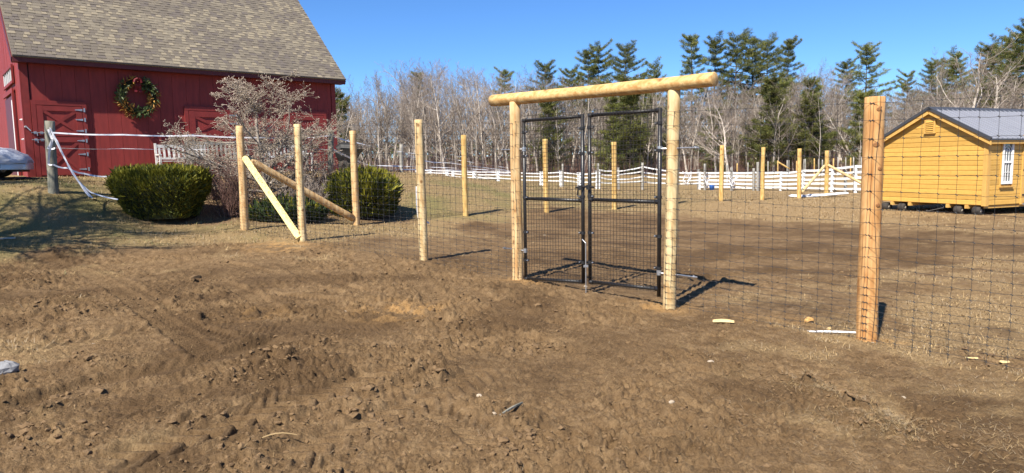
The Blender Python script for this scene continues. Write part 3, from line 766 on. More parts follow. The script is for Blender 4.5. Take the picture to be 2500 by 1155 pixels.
m_ = MB(); m_.box(WP(-.05, 2.76, -1.42), bback * 2.55, -bu * .05, up * .08); m_.box(WP(-.05, 3.22, -1.42), bback * 2.55, -bu * .05, up * .08); m_.box(WP(-.05, 2.84, -1.42), bback * .075, -bu * .05, up * .38); obj('transom_frame', m_.mesh('transom_frame', M['redtrim']), tr)
for zz in (.55, 1.05, 1.6):
    m_ = MB(); m_.lathe(WP(-.07, zz, -.12), -bu, [(0, .03), (.03, .03), (.035, .018), (.06, .018), (.065, .0)], 10); obj('fence_insulator', m_.mesh('fence_insulator', M['white']), barn)

# ================================================================== wreath
ws, wz = wall_s(333, 238); wc = WP(ws, wz, .16); WR = .47
wr = thing('wreath', 'big round wreath of green and golden leaves with a dark red bow', 'wreath', tuple(wc))
m_ = MB(); m_.tube([wc + (bu * math.cos(t) + up * math.sin(t)) * WR for t in np.linspace(0, 2 * math.pi, 25)], .06, 8, False); obj('wreath_ring', m_.mesh('wreath_ring', M['yewcore']), wr)
lm = [MB(), MB()]
r2 = random.Random(5)
for i in range(640):
    t = r2.uniform(0, 2 * math.pi); f_ = r2.uniform(0, 2 * math.pi)
    rad = (bu * math.cos(t) + up * math.sin(t)); tan = (-bu * math.sin(t) + up * math.cos(t))
    o = rad * math.cos(f_) + bn * math.sin(f_)
    p = wc + rad * WR + o * r2.uniform(.05, .11)
    if p.z - 0 > wc.z + WR * .75 and abs((p - wc).dot(bu)) < .12 and r2.random() < .6: continue
    d = (o * r2.uniform(.4, 1.0) - tan * r2.uniform(-.2, 1.1) + Vector((r2.uniform(-1, 1), r2.uniform(-1, 1), r2.uniform(-1, 1))) * .45).normalized()
    L = r2.uniform(.10, .19); wv = L * r2.uniform(.26, .36); sd = d.cross(Vector((r2.uniform(-1, 1), r2.uniform(-1, 1), r2.uniform(-1, 1)))).normalized() * wv * .5; nn = d.cross(sd).normalized() * wv * .2
    gold = (math.sin(t * 3 + 2.3) + r2.uniform(-.9, .9)) > .15
    lm[1 if gold else 0].add([p, p + d * L * .45 + sd + nn, p + d * L, p + d * L * .45 - sd + nn, p + d * L * .5], [[0, 1, 4], [1, 2, 4], [0, 4, 3], [4, 2, 3]])
kind(obj('green_leaves', lm[0].mesh('green_leaves', M['leafgreen']), wr), 'stuff')
kind(obj('golden_leaves', lm[1].mesh('golden_leaves', M['leafgold']), wr), 'stuff')
m_ = MB(); bc = wc + up * WR * .93 + bn * .14
for sg in (-1, 1):
    for k in range(2):
        ang_ = R(20 + 40 * k) * 1; dr = (bu * sg * math.cos(ang_) + up * math.sin(ang_))
        loop = [bc + dr * (.02 + .11 * math.sin(q * math.pi)) + bn * (.07 * math.sin(q * 2 * math.pi)) for q in np.linspace(0, 1, 9)]
        for a, b in zip(loop[:-1], loop[1:]):
            sd = dr.cross(bn) * .05; m_.add([a - sd, b - sd, b + sd, a + sd], [[0, 1, 2, 3]])
    tl = [bc + bu * sg * (.02 + .05 * q) - up * .30 * q + bn * .03 * math.sin(q * 6) for q in np.linspace(0, 1, 6)]
    for a, b in zip(tl[:-1], tl[1:]): m_.add([a - bu * .04, b - bu * .04, b + bu * .04, a + bu * .04], [[0, 1, 2, 3]])
m_.lathe(bc - bn * .02, bn, [(0, .04), (.05, .045), (.08, .02)], 10)
obj('bow', m_.mesh('bow', M['ribbon']), wr)

# ================================================================== paved drive and covered car
dv = MB(); dp = []
for s, o in ((-9, .9), (-1.4, .35), (-.3, .6), (.5, 1.2), (.7, 1.9), (-.6, 3.0), (-3.5, 4.2), (-9, 5.0)):
    p = WP(s, 0, o); dp.append(p)
NX = 14
pts = []; fs = []
top = dp[:4]; 
def lerp(a, b, t): return a + (b - a) * t
U0 = [WP(-10, 0, .5), WP(-.2, 0, .5)]; U1 = [WP(-10, 0, 4.6), WP(.15, 0, 1.75)]
for i in range(NX + 1):
    for j in range(7):
        p = lerp(lerp(U0[0], U0[1], i / NX), lerp(U1[0], U1[1], i / NX), j / 6)
        pts.append(V(p.x, p.y, sz1(p.x, p.y) + .03))
for i in range(NX):
    for j in range(6): fs.append([i * 7 + j, (i + 1) * 7 + j, (i + 1) * 7 + j + 1, i * 7 + j + 1])
dv.add(pts, fs); kind(obj('driveway', dv.mesh('driveway', M['asphalt'], True)), 'structure')

cf = PT(76, 425, 18.6)                        # nose of the car
cz = gz(cf.x - 1, cf.y) + .03
cdir = (-bu * .75 + V(-1, 0, 0) * .5).normalized(); cdir.z = 0; cdir.normalize(); cs = V(-cdir.y, cdir.x, 0)
if cs.y > 0: cs = -cs                           # towards the camera
CL, CW = 4.3, 1.78
c0 = V(cf.x, cf.y, cz)
car = thing('parked_car', 'low silver car under a wrinkled grey cover beside the barn', 'car', tuple(c0))
def prof_top(u):   # height of the cover along the length
    ks = [(0, .50), (.03, .62), (.10, .76), (.24, .86), (.32, .92), (.46, 1.22), (.60, 1.28), (.75, 1.12), (.92, .92), (1, .62)]
    for (a, ha), (b, hb) in zip(ks[:-1], ks[1:]):
        if u <= b: t = (u - a) / (b - a); t = t * t * (3 - 2 * t); return ha + (hb - ha) * t
    return ks[-1][1]
def car_loft(z0, grow, nz_amp):
    vs = []; fs = []; nu, nv = 46, 26
    for i in range(nu + 1):
        u = i / nu; hw = CW / 2 * (1 - .42 * (1 - min(u / .16, 1)) ** 2) * (1 - .3 * (1 - min((1 - u) / .12, 1)) ** 2) + grow
        H = prof_top(u) + grow
        for j in range(nv + 1):
            a = math.pi * j / nv
            cx_ = math.copysign(abs(math.cos(a)) ** .62, math.cos(a)); sy_ = abs(math.sin(a)) ** .75
            wv = nz_amp * (float(fbm(np.array([u * 9 + j * .25]), np.array([j * .5 + u * 4]), 3, 7)[0]) - .5) + nz_amp * .55 * math.sin(u * 60 + j * 1.9 + 3 * math.sin(j * .8))*(abs(cx_))
            p = c0 + cdir * (u * CL) + cs * (cx_ * (hw + wv)) + up * (z0 + (H - z0) * sy_ + wv * .6)
            vs.append(p)
    for i in range(nu):
        for j in range(nv):
            a = i * (nv + 1) + j; fs.append([a, a + nv + 1, a + nv + 2, a + 1])
    fs.append([j for j in range(nv + 1)]); fs.append([nu * (nv + 1) + j for j in range(nv, -1, -1)])
    return vs, fs
m_ = MB(); m_.add(*car_loft(.20, -.05, 0)); obj('car_body', m_.mesh('car_body', M['carpaint'], True), car)
m_ = MB(); m_.add(*car_loft(.36, .0, .05)); obj('car_cover', m_.mesh('car_cover', M['cover'], True), car)
for u in (.19, .80):
    for sg in (-1, 1):
        wc_ = c0 + cdir * (u * CL) + cs * sg * (CW / 2 - .14) + up * .32
        m_ = MB(); m_.lathe(wc_ - cs * sg * .11, cs * sg, [(0, .2), (0, .29), (.03, .32), (.2, .32), (.235, .29), (.235, .215), (.20, .21)], 28); wh = obj('tyre', m_.mesh('tyre', M['rubber'], True), car)
        m_ = MB(); m_.lathe(wc_ - cs * sg * .1, cs * sg, [(.30, .0), (.29, .05), (.295, .19), (.31, .205), (.28, .21)], 24)
        for k in range(5):
            t = k * 2 * math.pi / 5; dd = cdir * math.cos(t) + up * math.sin(t); m_.bar(wc_ + cs * sg * .2, wc_ + cs * sg * .2 + dd * .19, .05, .02, up=cs)
        obj('wheel_rim', m_.mesh('wheel_rim', M['steel']), car)
m_ = MB(); m_.box(c0 + cdir * .12 - cs * .55 + up * .14, cs * 1.1, cdir * .2, up * .1); obj('lower_grille', m_.mesh('lower_grille', M['darkmetal']), car)

# ================================================================== benches along the barn
def bench(label, s0, s1, off, back_h, mt, grp='benches along the barn wall', seat_h=.43, depth=.48, z_off=0.0):
    b0 = WP(s0, 0, off); zb = min(gz(WP(s0, 0, off).x, WP(s0, 0, off).y), gz(WP(s1, 0, off).x, WP(s1, 0, off).y)) - bz
    t = thing('bench', label, 'bench', (b0.x, b0.y, bz + zb), grp); W = s1 - s0
    def bx(nm, s, o, z, ds, do, dz_): m_ = MB(); m_.box(WP(s, z + zb, off + o), bu * ds, bn * do, up * dz_); return obj(nm, m_.mesh(nm, mt), t)
    for s in (s0, s1 - .06):
        bx('leg', s, depth - .06, 0, .06, .06, .62); 
        m_ = MB(); m_.hexa([WP(s, zb, off + .05), WP(s + .06, zb, off + .05), WP(s + .06, zb, off + .11), WP(s, zb, off + .11), WP(s, zb + back_h, off - .08), WP(s + .06, zb + back_h, off - .08), WP(s + .06, zb + back_h, off - .02), WP(s, zb + back_h, off - .02)]); obj('leg', m_.mesh('leg', mt), t)
        bx('armrest', s - .01, .03, .62, .08, depth - .02, .035)
    for k in range(4): bx('seat_slat', s0 + .06, .10 + k * .095, seat_h, W - .12, .08, .025)
    sb = .055
    bx('top_rail', s0 + .06, -.055, back_h - .14, W - .12, .035, .10)
    bx('lower_rail', s0 + .06, .01, seat_h + .07, W - .12, .035, .06)
    nsl = int(W / .14)
    for k in range(nsl):
        s = s0 + .10 + (W - .2 - .06) * k / (nsl - 1)
        m_ = MB(); za, zb2 = zb + seat_h + .13, zb + back_h - .14
        m_.hexa([WP(s, za, off + .02), WP(s + .06, za, off + .02), WP(s + .06, za, off + .04), WP(s, za, off + .04), WP(s, zb2, off - .045), WP(s + .06, zb2, off - .045), WP(s + .06, zb2, off - .025), WP(s, zb2, off - .025)]); obj('back_slat', m_.mesh('back_slat', mt), t)
    return t
sA, zA = wall_s(345, 371); sB, zB = wall_s(410, 363)
bench('white slatted bench behind the clipped left hedge, its left end showing', sA + .25, sA + 1.75, .55, zA - .02 + .32, M['benchw'])
bench('taller grey-white bench half hidden by twigs, just right of the slatted bench', sB + .2, sB + 1.8, 1.15, zA + .42, M['greypost'])
sC, _ = wall_s(606, 370)
bench('weathered bench behind the budding tree trunk', sC + .15, sC + 1.75, .8, zA + .28, M['benchw'])

# ================================================================== fence posts (peeled logs)
def log_mesh(name, b, t, r, mt, sides=20, rings=16, seed=0, below=.35, taper=.94, chip=.05):
    rs = np.random.default_rng(seed); d = (t - b).normalized(); b2 = b - d * below
    a = d.cross(V(0, 1, 0.01)).normalized(); c = d.cross(a); L = (t - b2).length
    vs = []; fs = []
    ph = rs.uniform(0, 100)
    bend = (a * rs.uniform(-1, 1) + c * rs.uniform(-1, 1)) * r * .12
    for i in range(rings + 1):
        u = i / rings; p = b2 + d * (L * u) + bend * math.sin(u * math.pi)
        rad = r * (1.03 + (taper - 1.03) * u)
        for k in range(sides):
            th = 2 * math.pi * k / sides
            q = 1 + chip * 2 * (float(vnoise(np.array([k * .55 + ph]), np.array([u * L * 2.2 + ph]), 3)[0]) - .5)
            # occasional flats left by the draw-knife
            vs.append(p + (a * math.cos(th) + c * math.sin(th)) * rad * q)
    for i in range(rings):
        for k in range(sides):
            k2 = (k + 1) % sides; fs.append([i * sides + k, i * sides + k2, (i + 1) * sides + k2, (i + 1) * sides + k])
    n0 = len(vs)
    top = vs[rings * sides:]; ctr = sum(top, Vector()) / sides
    vs += [ctr + (v - ctr) * .93 + d * r * .05 for v in top]
    fs.append([n0 + k for k in range(sides)])
    for k in range(sides): k2 = (k + 1) % sides; fs.append([rings * sides + k, rings * sides + k2, n0 + k2, n0 + k])
    fs.append(list(range(sides))[::-1])
    me = mesh_np(name, np.array([tuple(v) for v in vs]), fs, mt, True)
    return me
LAB = {'corner': 'peeled log corner post where the two diagonal braces meet', 'braced': 'pale log post at the lower end of the flat yellow brace',
       'middle': 'pale log post alone between the braced corner and the gate', 'right': 'thick orange-tan knotty log post in front of the yellow shed',
       'far1': 'log post at the foot of the round brown brace, before the right-hand hedge', 'far2': 'golden log post standing just left of the gate, far fence line',
       'far3': 'golden log post seen through the left gate leaf', 'far4': 'golden log post seen through the right gate leaf',
       'far5': 'golden log post hidden behind the right gate post', 'far6': 'golden log post nearest right of the gate in the far fence line',
       'far7': 'golden log post, second right of the gate in the far fence line', 'far8': 'golden log post at the foot of the far left-leaning brace',
       'far9': 'golden far corner post with two braces forming an upside-down V'}
for i, nm in enumerate(posts):
    if nm in ('gate_l', 'gate_r'): continue
    b, t, r, mt = posts[nm]
    o = tag(obj('fence_post', log_mesh('fence_post', b, t, r, M[mt], seed=i), None, tuple(b)), LAB[nm], 'fence post', 'log posts of the new wire fence')
# knots proud of the bark on the thick right-hand post
b, t, r, mt = posts['right']
M['knot'] = mat('dark_knot', (0.30, 0.14, 0.05), .8, var=(0.18, 0.08, 0.03), scale=60)
rp = [o for o in C.objects if o.get('label') == LAB['right']][0]
for kx, ky in [(2133, 269), (2127, 354), (2137, 412), (2132, 500), (2113, 578), (2108, 606), (2125, 759), (2105, 800)]:
    q = PT(kx, ky, 6.68); ax = (b + (t - b) * ((q.z - b.z) / (t.z - b.z))); off = (q.x - ax.x) / r; off = max(-.8, min(.8, off))
    nrm = V(off, -math.sqrt(1 - off * off), 0); m_ = MB(); rk = .016 if ky != 354 else .02
    m_.lathe(ax + nrm * (r * .98 - .006), nrm, [(0, rk * 1.5), (.007, rk * 1.2), (.010, rk * .7), (.008, rk * .25), (.009, .0)], 12)
    obj('knot', m_.mesh('knot', M['knot'], True), rp)
# braces
def brace(p, q, r, mt, label, flat=False, seed=0):
    me = log_mesh('brace', p, q, r, M[mt], seed=seed, below=0, taper=1.0, rings=12)
    o = obj('fence_brace', me, None, tuple(p)); return tag(o, label, 'brace', 'diagonal braces of the wire fence')
pc = posts['corner']; pb = posts['braced']; pf = posts['far1']
fp, fq = PT(730, 580, 13.82), PT(596, 383, 15.42); fd = (fq - fp).normalized(); fn = (V(0, 0, EYE) - (fp + fq) / 2); fn = (fn - fd * fn.dot(fd)).normalized(); fs_d = fd.cross(fn); FL = (fq - fp).length
out = [(-.0, -.064), (FL - .08, -.066)] + [(FL - .08 + .08 * math.sin(t), -.066 * math.cos(t)) for t in np.linspace(.3, math.pi - .3, 7)] + [(FL - .08, .066), (0, .064)]
m_ = MB(); k_ = len(out); fa = [fp + fd * a_ + fs_d * b_ + fn * .02 for a_, b_ in out]; fb = [p - fn * .03 for p in fa]; fc = [fp + fd * a_ + fs_d * b_ * .7 - fn * .075 for a_, b_ in out]
m_.add(fa + fb + fc, [list(range(k_))[::-1], [2 * k_ + i for i in range(k_)]] + [[i, (i + 1) % k_, k_ + (i + 1) % k_, k_ + i] for i in range(k_)] + [[k_ + i, k_ + (i + 1) % k_, 2 * k_ + (i + 1) % k_, 2 * k_ + i] for i in range(k_)])
M['flatw'] = wood('flat_sawn_yellow_wood', (0.68, 0.57, 0.25), (0.60, 0.47, 0.18), knot=(0.2, 0.12, 0.04), kscale=9, ksize=.09, blotch=.12)
tag(obj('fence_brace', m_.mesh('fence_brace', M['flatw']), None, tuple(fp)), 'bright yellow flat-sawn brace sloping down to the pale post', 'brace', 'diagonal braces of the wire fence')
brace(PT(862, 533, 17.35), PT(603, 388, 15.75), .085, 'tan', 'darker brown log brace sloping right behind the yellow brace', seed=32)
brace(PT(1957, 470, 32.7), PT(2013, 405, 34.5), .065, 'pale', 'far thin brace leaning from the far corner post down to the left', seed=33)
brace(PT(2112, 452, 33.4), PT(2022, 403, 34.5), .065, 'pale', 'far thin brace leaning from the far corner post down to the right', seed=34)

# ================================================================== log gate frame
gb, gt, gr, _ = posts['gate_l']; hb, ht, hr, _ = posts['gate_r']
arch = thing('log_gate_frame', 'tall gate frame of two log posts carrying a peeled log crossbeam', 'gate frame', tuple(gb))
obj('gate_post', log_mesh('gate_post', gb, gt, gr, M['tan'], seed=41, chip=.09), arch)
obj('gate_post', log_mesh('gate_post', hb, ht, hr, M['pale'], seed=42), arch)
gdir = V(hb.x - gb.x, hb.y - gb.y, 0); glen = gdir.length; gdir.normalize(); gn = V(gdir.y, -gdir.x, 0)
if gn.y > 0: gn = -gn
def gate_t(px):
    """distance along the gate line (from the left post) seen at a pixel column near its middle"""
    d = CR @ Vector(((px - CX) / FPX, -(480 - CY) / FPX, -1.0)); k = d.x / d.y
    return (k * gb.y - gb.x) / (gdir.x - k * gdir.y)
def GT(t, z): return V(gb.x, gb.y, 0) + gdir * t + up * z
bl = GT(gate_t(1207), 0); br_ = GT(gate_t(1740), 0)
bl.z = PT(1199, 246, bl.y).z; br_.z = PT(1748, 194, br_.y).z
me = log_mesh('crossbeam', bl, br_, .081, M['crossbeam'] if 'crossbeam' in M else M['pale'], seed=44, below=0, taper=.98, rings=26, chip=.07)
M['beamw'] = wood('crossbeam_wood', (0.68, 0.48, 0.22), (0.50, 0.30, 0.11), axis=0, along=1.5, kscale=3.5, ksize=.07)
me.materials[0] = M['beamw']
obj('crossbeam', me, arch)

# ================================================================== gate leaves
def gate_leaf(ta, tb, za0, za1, zb0, zb1, zm, label, hinge_left):
    o0 = GT(ta, gz(*GT(ta, 0)[:2])); g = thing('gate_leaf', label, 'gate', tuple(o0), 'two leaves of the black wire gate')
    rt = .024; off = gn * .0
    def P(u, v):  # u 0..1 along, v height fraction
        t_ = ta + (tb - ta) * u; z = (za0 + (zb0 - za0) * u) * (1 - v) + (za1 + (zb1 - za1) * u) * v
        return GT(t_, z) + off
    def corner(a, b, c, rad=.07):
        d1 = (a - b).normalized(); d2 = (c - b).normalized()
        return [b + d1 * rad * (1 - s) ** 2 + d2 * rad * s ** 2 for s in (0, .25, .5, .75, 1)]
    a, b, c, d = P(0, 0), P(0, 1), P(1, 1), P(1, 0)
    hl, ll = (a, b) if hinge_left else (d, c)
    ext = .09
    m_ = MB()
    m_.tube([a - up * (ext if hinge_left else .02), b + up * .03], rt, 12); obj('side_tube', m_.mesh('side_tube', M['black'], True), g)
    m_ = MB(); m_.tube([d - up * (.02 if hinge_left else ext), c + up * .03], rt, 12); obj('side_tube', m_.mesh('side_tube', M['black'], True), g)
    for nm, p, q in (('top_tube', b, c), ('bottom_tube', a, d), ('middle_tube', V(a.x, a.y, zm), V(d.x, d.y, zm))):
        m_ = MB(); m_.tube([p + (q - p).normalized() * .015, q - (q - p).normalized() * .015], rt * .95, 12)
        for e, sgn in ((p, 1), (q, -1)):
            dd = (q - p).normalized() * sgn; m_.lathe(e, dd, [(.0, rt * 1.22), (.05, rt * 1.18), (.055, rt * .9)], 12)
        obj(nm, m_.mesh(nm, M['black'], True), g)
    # welded mesh
    sg = []; W = (tb - ta); nx = int(W / .051); H0 = za0 - .04; nzc = int((max(za1, zb1) + .075 - min(za0, zb0) + .03) / .051)
    jf = gn * .028
    for i in range(1, nx):
        u = i / nx; p0 = GT(ta + W * u, za0 + (zb0 - za0) * u - .035) + jf; p1 = GT(ta + W * u, za1 + (zb1 - za1) * u + .075) + jf
        sg.append((*p0, *p1, .0026, .0026))
    for j in range(nzc + 1):
        v = j / nzc; q0 = GT(ta + .03, (za0 - .025) + (za1 + .06 - za0 + .025) * v) + jf * 1.12; q1 = GT(tb - .03, (zb0 - .025) + (zb1 + .06 - zb0 + .025) * v) + jf * 1.12
        sg.append((*q0, *q1, .0026, .0026))
    kind(obj('welded_mesh', segs_mesh('welded_mesh', sg, M['gwire'], 4), g), 'stuff')
    # clamps with bolts
    for u in (0, 1):
        for v in (.12, .30, .52, .78, .93):
            p = P(u, v); m_ = MB(); m_.lathe(p - up * .018, up, [(0, rt), (0, rt * 1.3), (.036, rt * 1.3), (.036, rt)], 12)
            sd = gdir * (1 if u == 0 else -1); m_.box(p + sd * rt * .8 - up * .016 + gn * -.006, sd * .045, gn * .012, up * .032); obj('clamp', m_.mesh('clamp', M['black']), g)
            m_ = MB(); m_.lathe(p + sd * .052 + gn * .004, gn, [(0, .011), (.02, .011), (.024, .007), (.026, 0)], 8); obj('bolt', m_.mesh('bolt', M['steel']), g)
    # hinge pins into the posts
    hp = a if hinge_left else d; sd = -gdir if hinge_left else gdir
    for zz in (.42, 1.86) if hinge_left else (.34, 1.80):
        p = V(hp.x, hp.y, zz); m_ = MB(); ln = .48 if hinge_left else .52
        m_.tube([p, p + sd * .05 + gn * .02, p + sd * .10], .010, 8); m_.tube([p + sd * .09, p + sd * ln], .0095, 8)
        m_.lathe(p - up * .03, up, [(0, .03), (.06, .03), (.062, .0)], 12); m_.lathe(p + sd * (ln - .05), sd, [(0, .02), (.015, .02), (.015, 0)], 6)
        obj('hinge_bolt', m_.mesh('hinge_bolt', M['steel']), g)
    return g, P
tL0, tL1, tR0, tR1 = gate_t(1281), gate_t(1423), gate_t(1440), gate_t(1610)
def zat(px, py, t): return PT(px, py, GT(t, 0).y).z
lg, LP = gate_leaf(tL0, tL1, zat(1282, 680, tL0), zat(1281, 295, tL0), zat(1424, 688, tL1), zat(1423, 284, tL1), zat(1352, 487, (tL0 + tL1) / 2), 'left leaf of the black pipe and wire mesh double gate', True)
rg, RP = gate_leaf(tR0, tR1, zat(1440, 688, tR0), zat(1440, 282, tR0), zat(1607, 706, tR1), zat(1610, 269, tR1), zat(1525, 490, (tR0 + tR1) / 2), 'right leaf of the black pipe and wire mesh double gate', False)
# latch chain between leaves
m_ = MB(); p = LP(1, .575) + gn * .03; q = RP(0, .575) + gn * .03
m_.tube([p - gdir * .09, p - gdir * .02 + up * .01, q + gdir * .02 + up * .01, q + gdir * .09], .013, 8); m_.lathe(q - up * .03 + gdir * .01, up, [(0, .034), (.06, .034), (.06, .02)], 12); m_.lathe(p - up * .03 - gdir * .01, up, [(0, .034), (.06, .034), (.06, .02)], 12)
m_.tube([p - gdir * .05, p - gdir * .07 - up * .10, p - gdir * .02 - up * .13], .010, 6)
obj('gate_latch', m_.mesh('gate_latch', M['black']), lg)
# drop rod
m_ = MB(); p = RP(0, 0) - gdir * .03 + gn * .05
m_.tube([V(p.x, p.y, gz(p.x, p.y) - .02), V(p.x, p.y, .62), V(p.x, p.y, .66) - gdir * .06], .008, 8); m_.box(V(p.x - .03, p.y - .01, .30), V(.06, 0, 0), V(0, .02, 0), V(0, 0, .03)); obj('drop_rod', m_.mesh('drop_rod', M['steel']), rg)

# ================================================================== woven wire fence
LEV = [.04]
for st, k in ((.075, 7), (.10, 4), (.128, 3), (.172, 6)):
    for _ in range(k): LEV.append(LEV[-1] + st)
def wire_panel(pa, pb, za, zb, side, r, label, knots=True, gap=.15, ra=.09, rb=.09, group='wire fence panels'):
    """net between two post feet, stretched on one side of the posts"""
    a = V(pa.x, pa.y, 0) + side * ra; b = V(pb.x, pb.y, 0) + side * rb; L = (b - a).length; d = (b - a) / L
    g = thing('wire_fence_panel', label, 'wire fence', (a.x, a.y, gz(a.x, a.y)), group)
    rs = random.Random(int(L * 1000)); top = LEV[-1]; nv = max(2, int(L / gap))
    def Q(t, h):
        p = a + d * t; z0 = gz(p.x, p.y); ztop = za + (zb - za) * t / L
        zz = z0 + h / top * (ztop - z0)
        sw = side * (.012 * math.sin(t * 2.1 + h * 3) + .010 * math.sin(t * 5.3 - h * 4.1)) * math.sin(math.pi * min(max(t / L, 0), 1))
        return V(p.x, p.y, zz) + sw + up * (.006 * math.sin(t * 3.3 + h * 9))
    hz = []; vt = []; kn = []
    xs = [L * (i + .5 * 0) / nv for i in range(nv + 1)]
    jit = [rs.uniform(-.012, .012) for _ in xs]
    for h in LEV:
        for i in range(nv):
            p = Q(xs[i] + jit[i], h); q = Q(xs[i + 1] + jit[i + 1], h); m_ = (p + q) / 2 + up * rs.uniform(-.008, .008) + side * rs.uniform(-.004, .004)
            hz.append((*p, *m_, r, r)); hz.append((*m_, *q, r, r))
    for i, x_ in enumerate(xs):
        for h0, h1 in zip(LEV[:-1], LEV[1:]):
            p = Q(x_ + jit[i] + .004 * math.sin(h0 * 20), h0); q = Q(x_ + jit[i] + .004 * math.sin(h1 * 20), h1)
            vt.append((*(p + side * r * 1.6), *(q + side * r * 1.6), r, r))
        p = Q(x_ + jit[i], LEV[0]); vt.append((p.x, p.y, p.z + .002, p.x + side.x * .01, p.y + side.y * .01, p.z - .05, r, r))
        if knots:
            for h in LEV:
                p = Q(x_ + jit[i], h); kn.append((*(p - d * .009 + up * .007 + side * r), *(p + d * .009 - up * .007 + side * r), r * 2.0, r * 2.0))
    kind(obj('horizontal_wires', segs_mesh('horizontal_wires', hz, M['wire'], 3), g), 'stuff')
    kind(obj('vertical_wires', segs_mesh('vertical_wires', vt, M['wire'], 3), g), 'stuff')
    if knots: kind(obj('wire_knots', segs_mesh('wire_knots', kn, M['wire'], 4), g), 'stuff')
P_ = {k: v[0] for k, v in posts.items()}; T_ = {k: v[1] for k, v in posts.items()}; RD = {k: v[2] for k, v in posts.items()}
def side_of(a, b, sgn=1):
    d = V(b.x - a.x, b.y - a.y, 0).normalized(); s = V(d.y, -d.x, 0)
    return s if s.y < 0 else -s
PR2 = V(4.95, 4.75, gz(4.95, 4.75)); T2 = PR2 + up * 2.3
o = tag(obj('fence_post', log_mesh('fence_post', PR2, T2, .09, M['orange'], seed=77), None, tuple(PR2)), 'nearest log post of the wire fence, just past the right picture edge', 'fence post', 'log posts of the new wire fence')
for a, b, lab in [('corner', 'braced', 'black woven wire net between the corner post and the pale braced post'),
                  ('braced', 'middle', 'long woven wire net between the pale braced post and the lone post'),
                  ('middle', 'gate_l', 'woven wire net between the lone post and the left gate post'),
                  ('gate_r', 'right', 'woven wire net between the right gate post and the thick orange post')]:
    s = side_of(P_[a], P_[b]); far_ = P_[a].y > 11
    wire_panel(P_[a], P_[b], T_[a].z - .06 if a != 'gate_r' else hb.z + 2.27, T_[b].z - .06 if b != 'gate_l' else gb.z + 2.24, s, .0018, lab, True, ra=RD[a] + .006, rb=RD[b] + .006)
s = side_of(P_['right'], PR2); wire_panel(P_['right'], PR2, T_['right'].z - .06, T2.z - .06, s, .0019, 'nearest woven wire net, right of the thick orange post', True, ra=RD['right'] + .006, rb=.1)
# net wrapped round the gate posts
for nm, lab in (('gate_l', 'wire net wrapped tightly over the left gate post'), ('gate_r', 'wire net wrapped tightly over the right gate post'), ('right', 'wire net bent over the face of the thick orange post')):
    b, t, r, _ = posts[nm]; sg = []; top = (t.z - .10 - b.z if nm == 'right' else 2.26)
    sc = V(1, 0, 0) if nm == 'right' else gdir
    g = thing('wire_wrap', lab, 'wire', tuple(b))
    rs = random.Random(9)
    ax = lambda h: b + (t - b) * (h / (t.z - b.z))
    for h0 in (LEV if nm != 'right' else []):
        h = h0 / LEV[-1] * top
        pl = [ax(h) + (sc * math.sin(th) + V(0, -1, 0) * math.cos(th)) * (r * 1.06 + .004) + up * .006 * math.sin(th * 2 + h * 7) for th in np.linspace(-1.2, 1.2, 11)]
        for p, q in zip(pl[:-1], pl[1:]): sg.append((*p, *q, .0021, .0021))
    for th0 in (-.25, .75) if nm == 'gate_r' else (-.1,):
        hs = [h / LEV[-1] * top for h in LEV]; pr = None
        for h in hs:
            th = th0 + .22 * math.sin(h * 3.1 + th0); p = ax(h) + (sc * math.sin(th) + V(0, -1, 0) * math.cos(th)) * (r * 1.09 + .007)
            if pr is not None: sg.append((*pr, *p, .0023, .0023))
            sg.append((*(p - up * .007), *(p + up * .007), .004, .004)); pr = p
    kind(obj('wrapped_wires', segs_mesh('wrapped_wires', sg, M['wire'], 4), g), 'stuff')
names = ['corner', 'far1', 'far2', 'far3', 'far4', 'far5', 'far6', 'far7', 'far8', 'far9']
for a, b in zip(names[:-1], names[1:]):
    s = -side_of(P_[a], P_[b])
    lab = {'corner': 'far wire net from the corner post to the post before the right-hand hedge', 'far1': 'far wire net over the right-hand hedge', 'far2': 'far wire net just left of the gate opening',
           'far3': 'far wire net seen between the two gate leaves', 'far4': 'far wire net seen through the right gate leaf', 'far5': 'far wire net directly right of the right gate post',
           'far6': 'far wire net between the first two golden posts right of the gate', 'far7': 'far wire net left of the far left-leaning brace', 'far8': 'far wire net at the left-leaning far brace'}[a]
    wire_panel(P_[a], P_[b], T_[a].z - .06, T_[b].z - .06, s, .0022, lab, False, ra=RD[a], rb=RD[b])
#@@PART3
# ================================================================== garden shed on wheels
SW_, SL = 3.66, 5.2
shed = thing('garden_shed', 'honey-yellow wooden shed with charcoal metal roof parked on wheels', 'shed', (SN.x, SN.y, sz))
def SP(a, z, c=0.0):
    """a along the gable wall from its near corner, z above the shed floor, c along the long side"""
    return V(SN.x, SN.y, sz) + su * a + up * z + sw * c
sh_e = PT(2412, 338, 20.5).z - sz; sh_a = PT(2276, 264, 22.1).z - sz - .02
rise = sh_a - sh_e - .05; pit = rise / (SW_ / 2)
co_ = MB()
ga = [SP(.04, 0, .04), SP(SW_ - .04, 0, .04), SP(SW_ - .04, sh_e, .04), SP(SW_ / 2, sh_e + rise - .04, .04), SP(.04, sh_e, .04)]
gb2 = [p + sw * (SL - .08) for p in ga]
co_.add(ga + gb2, [[0, 1, 2, 3, 4], [9, 8, 7, 6, 5]] + [[i, i + 5, (i + 1) % 5 + 5, (i + 1) % 5] for i in range(5)])
obj('wall_core', co_.mesh('wall_core', M['shedtrim']), shed)
NB = 15; BH = .148
def gable_top(a): return sh_e + rise * (1 - abs(a - SW_ / 2) / (SW_ / 2))
z = 0.0; M['shedwood_g'] = wood('honey_board', (0.60, 0.365, 0.092), (0.54, 0.31, 0.072), knot=(0.36, 0.17, 0.04), axis=2, grain=2.2, along=48, kscale=3.6, ksize=.03, rough=.45, bump=.08, rand=.13, blotch=.12)
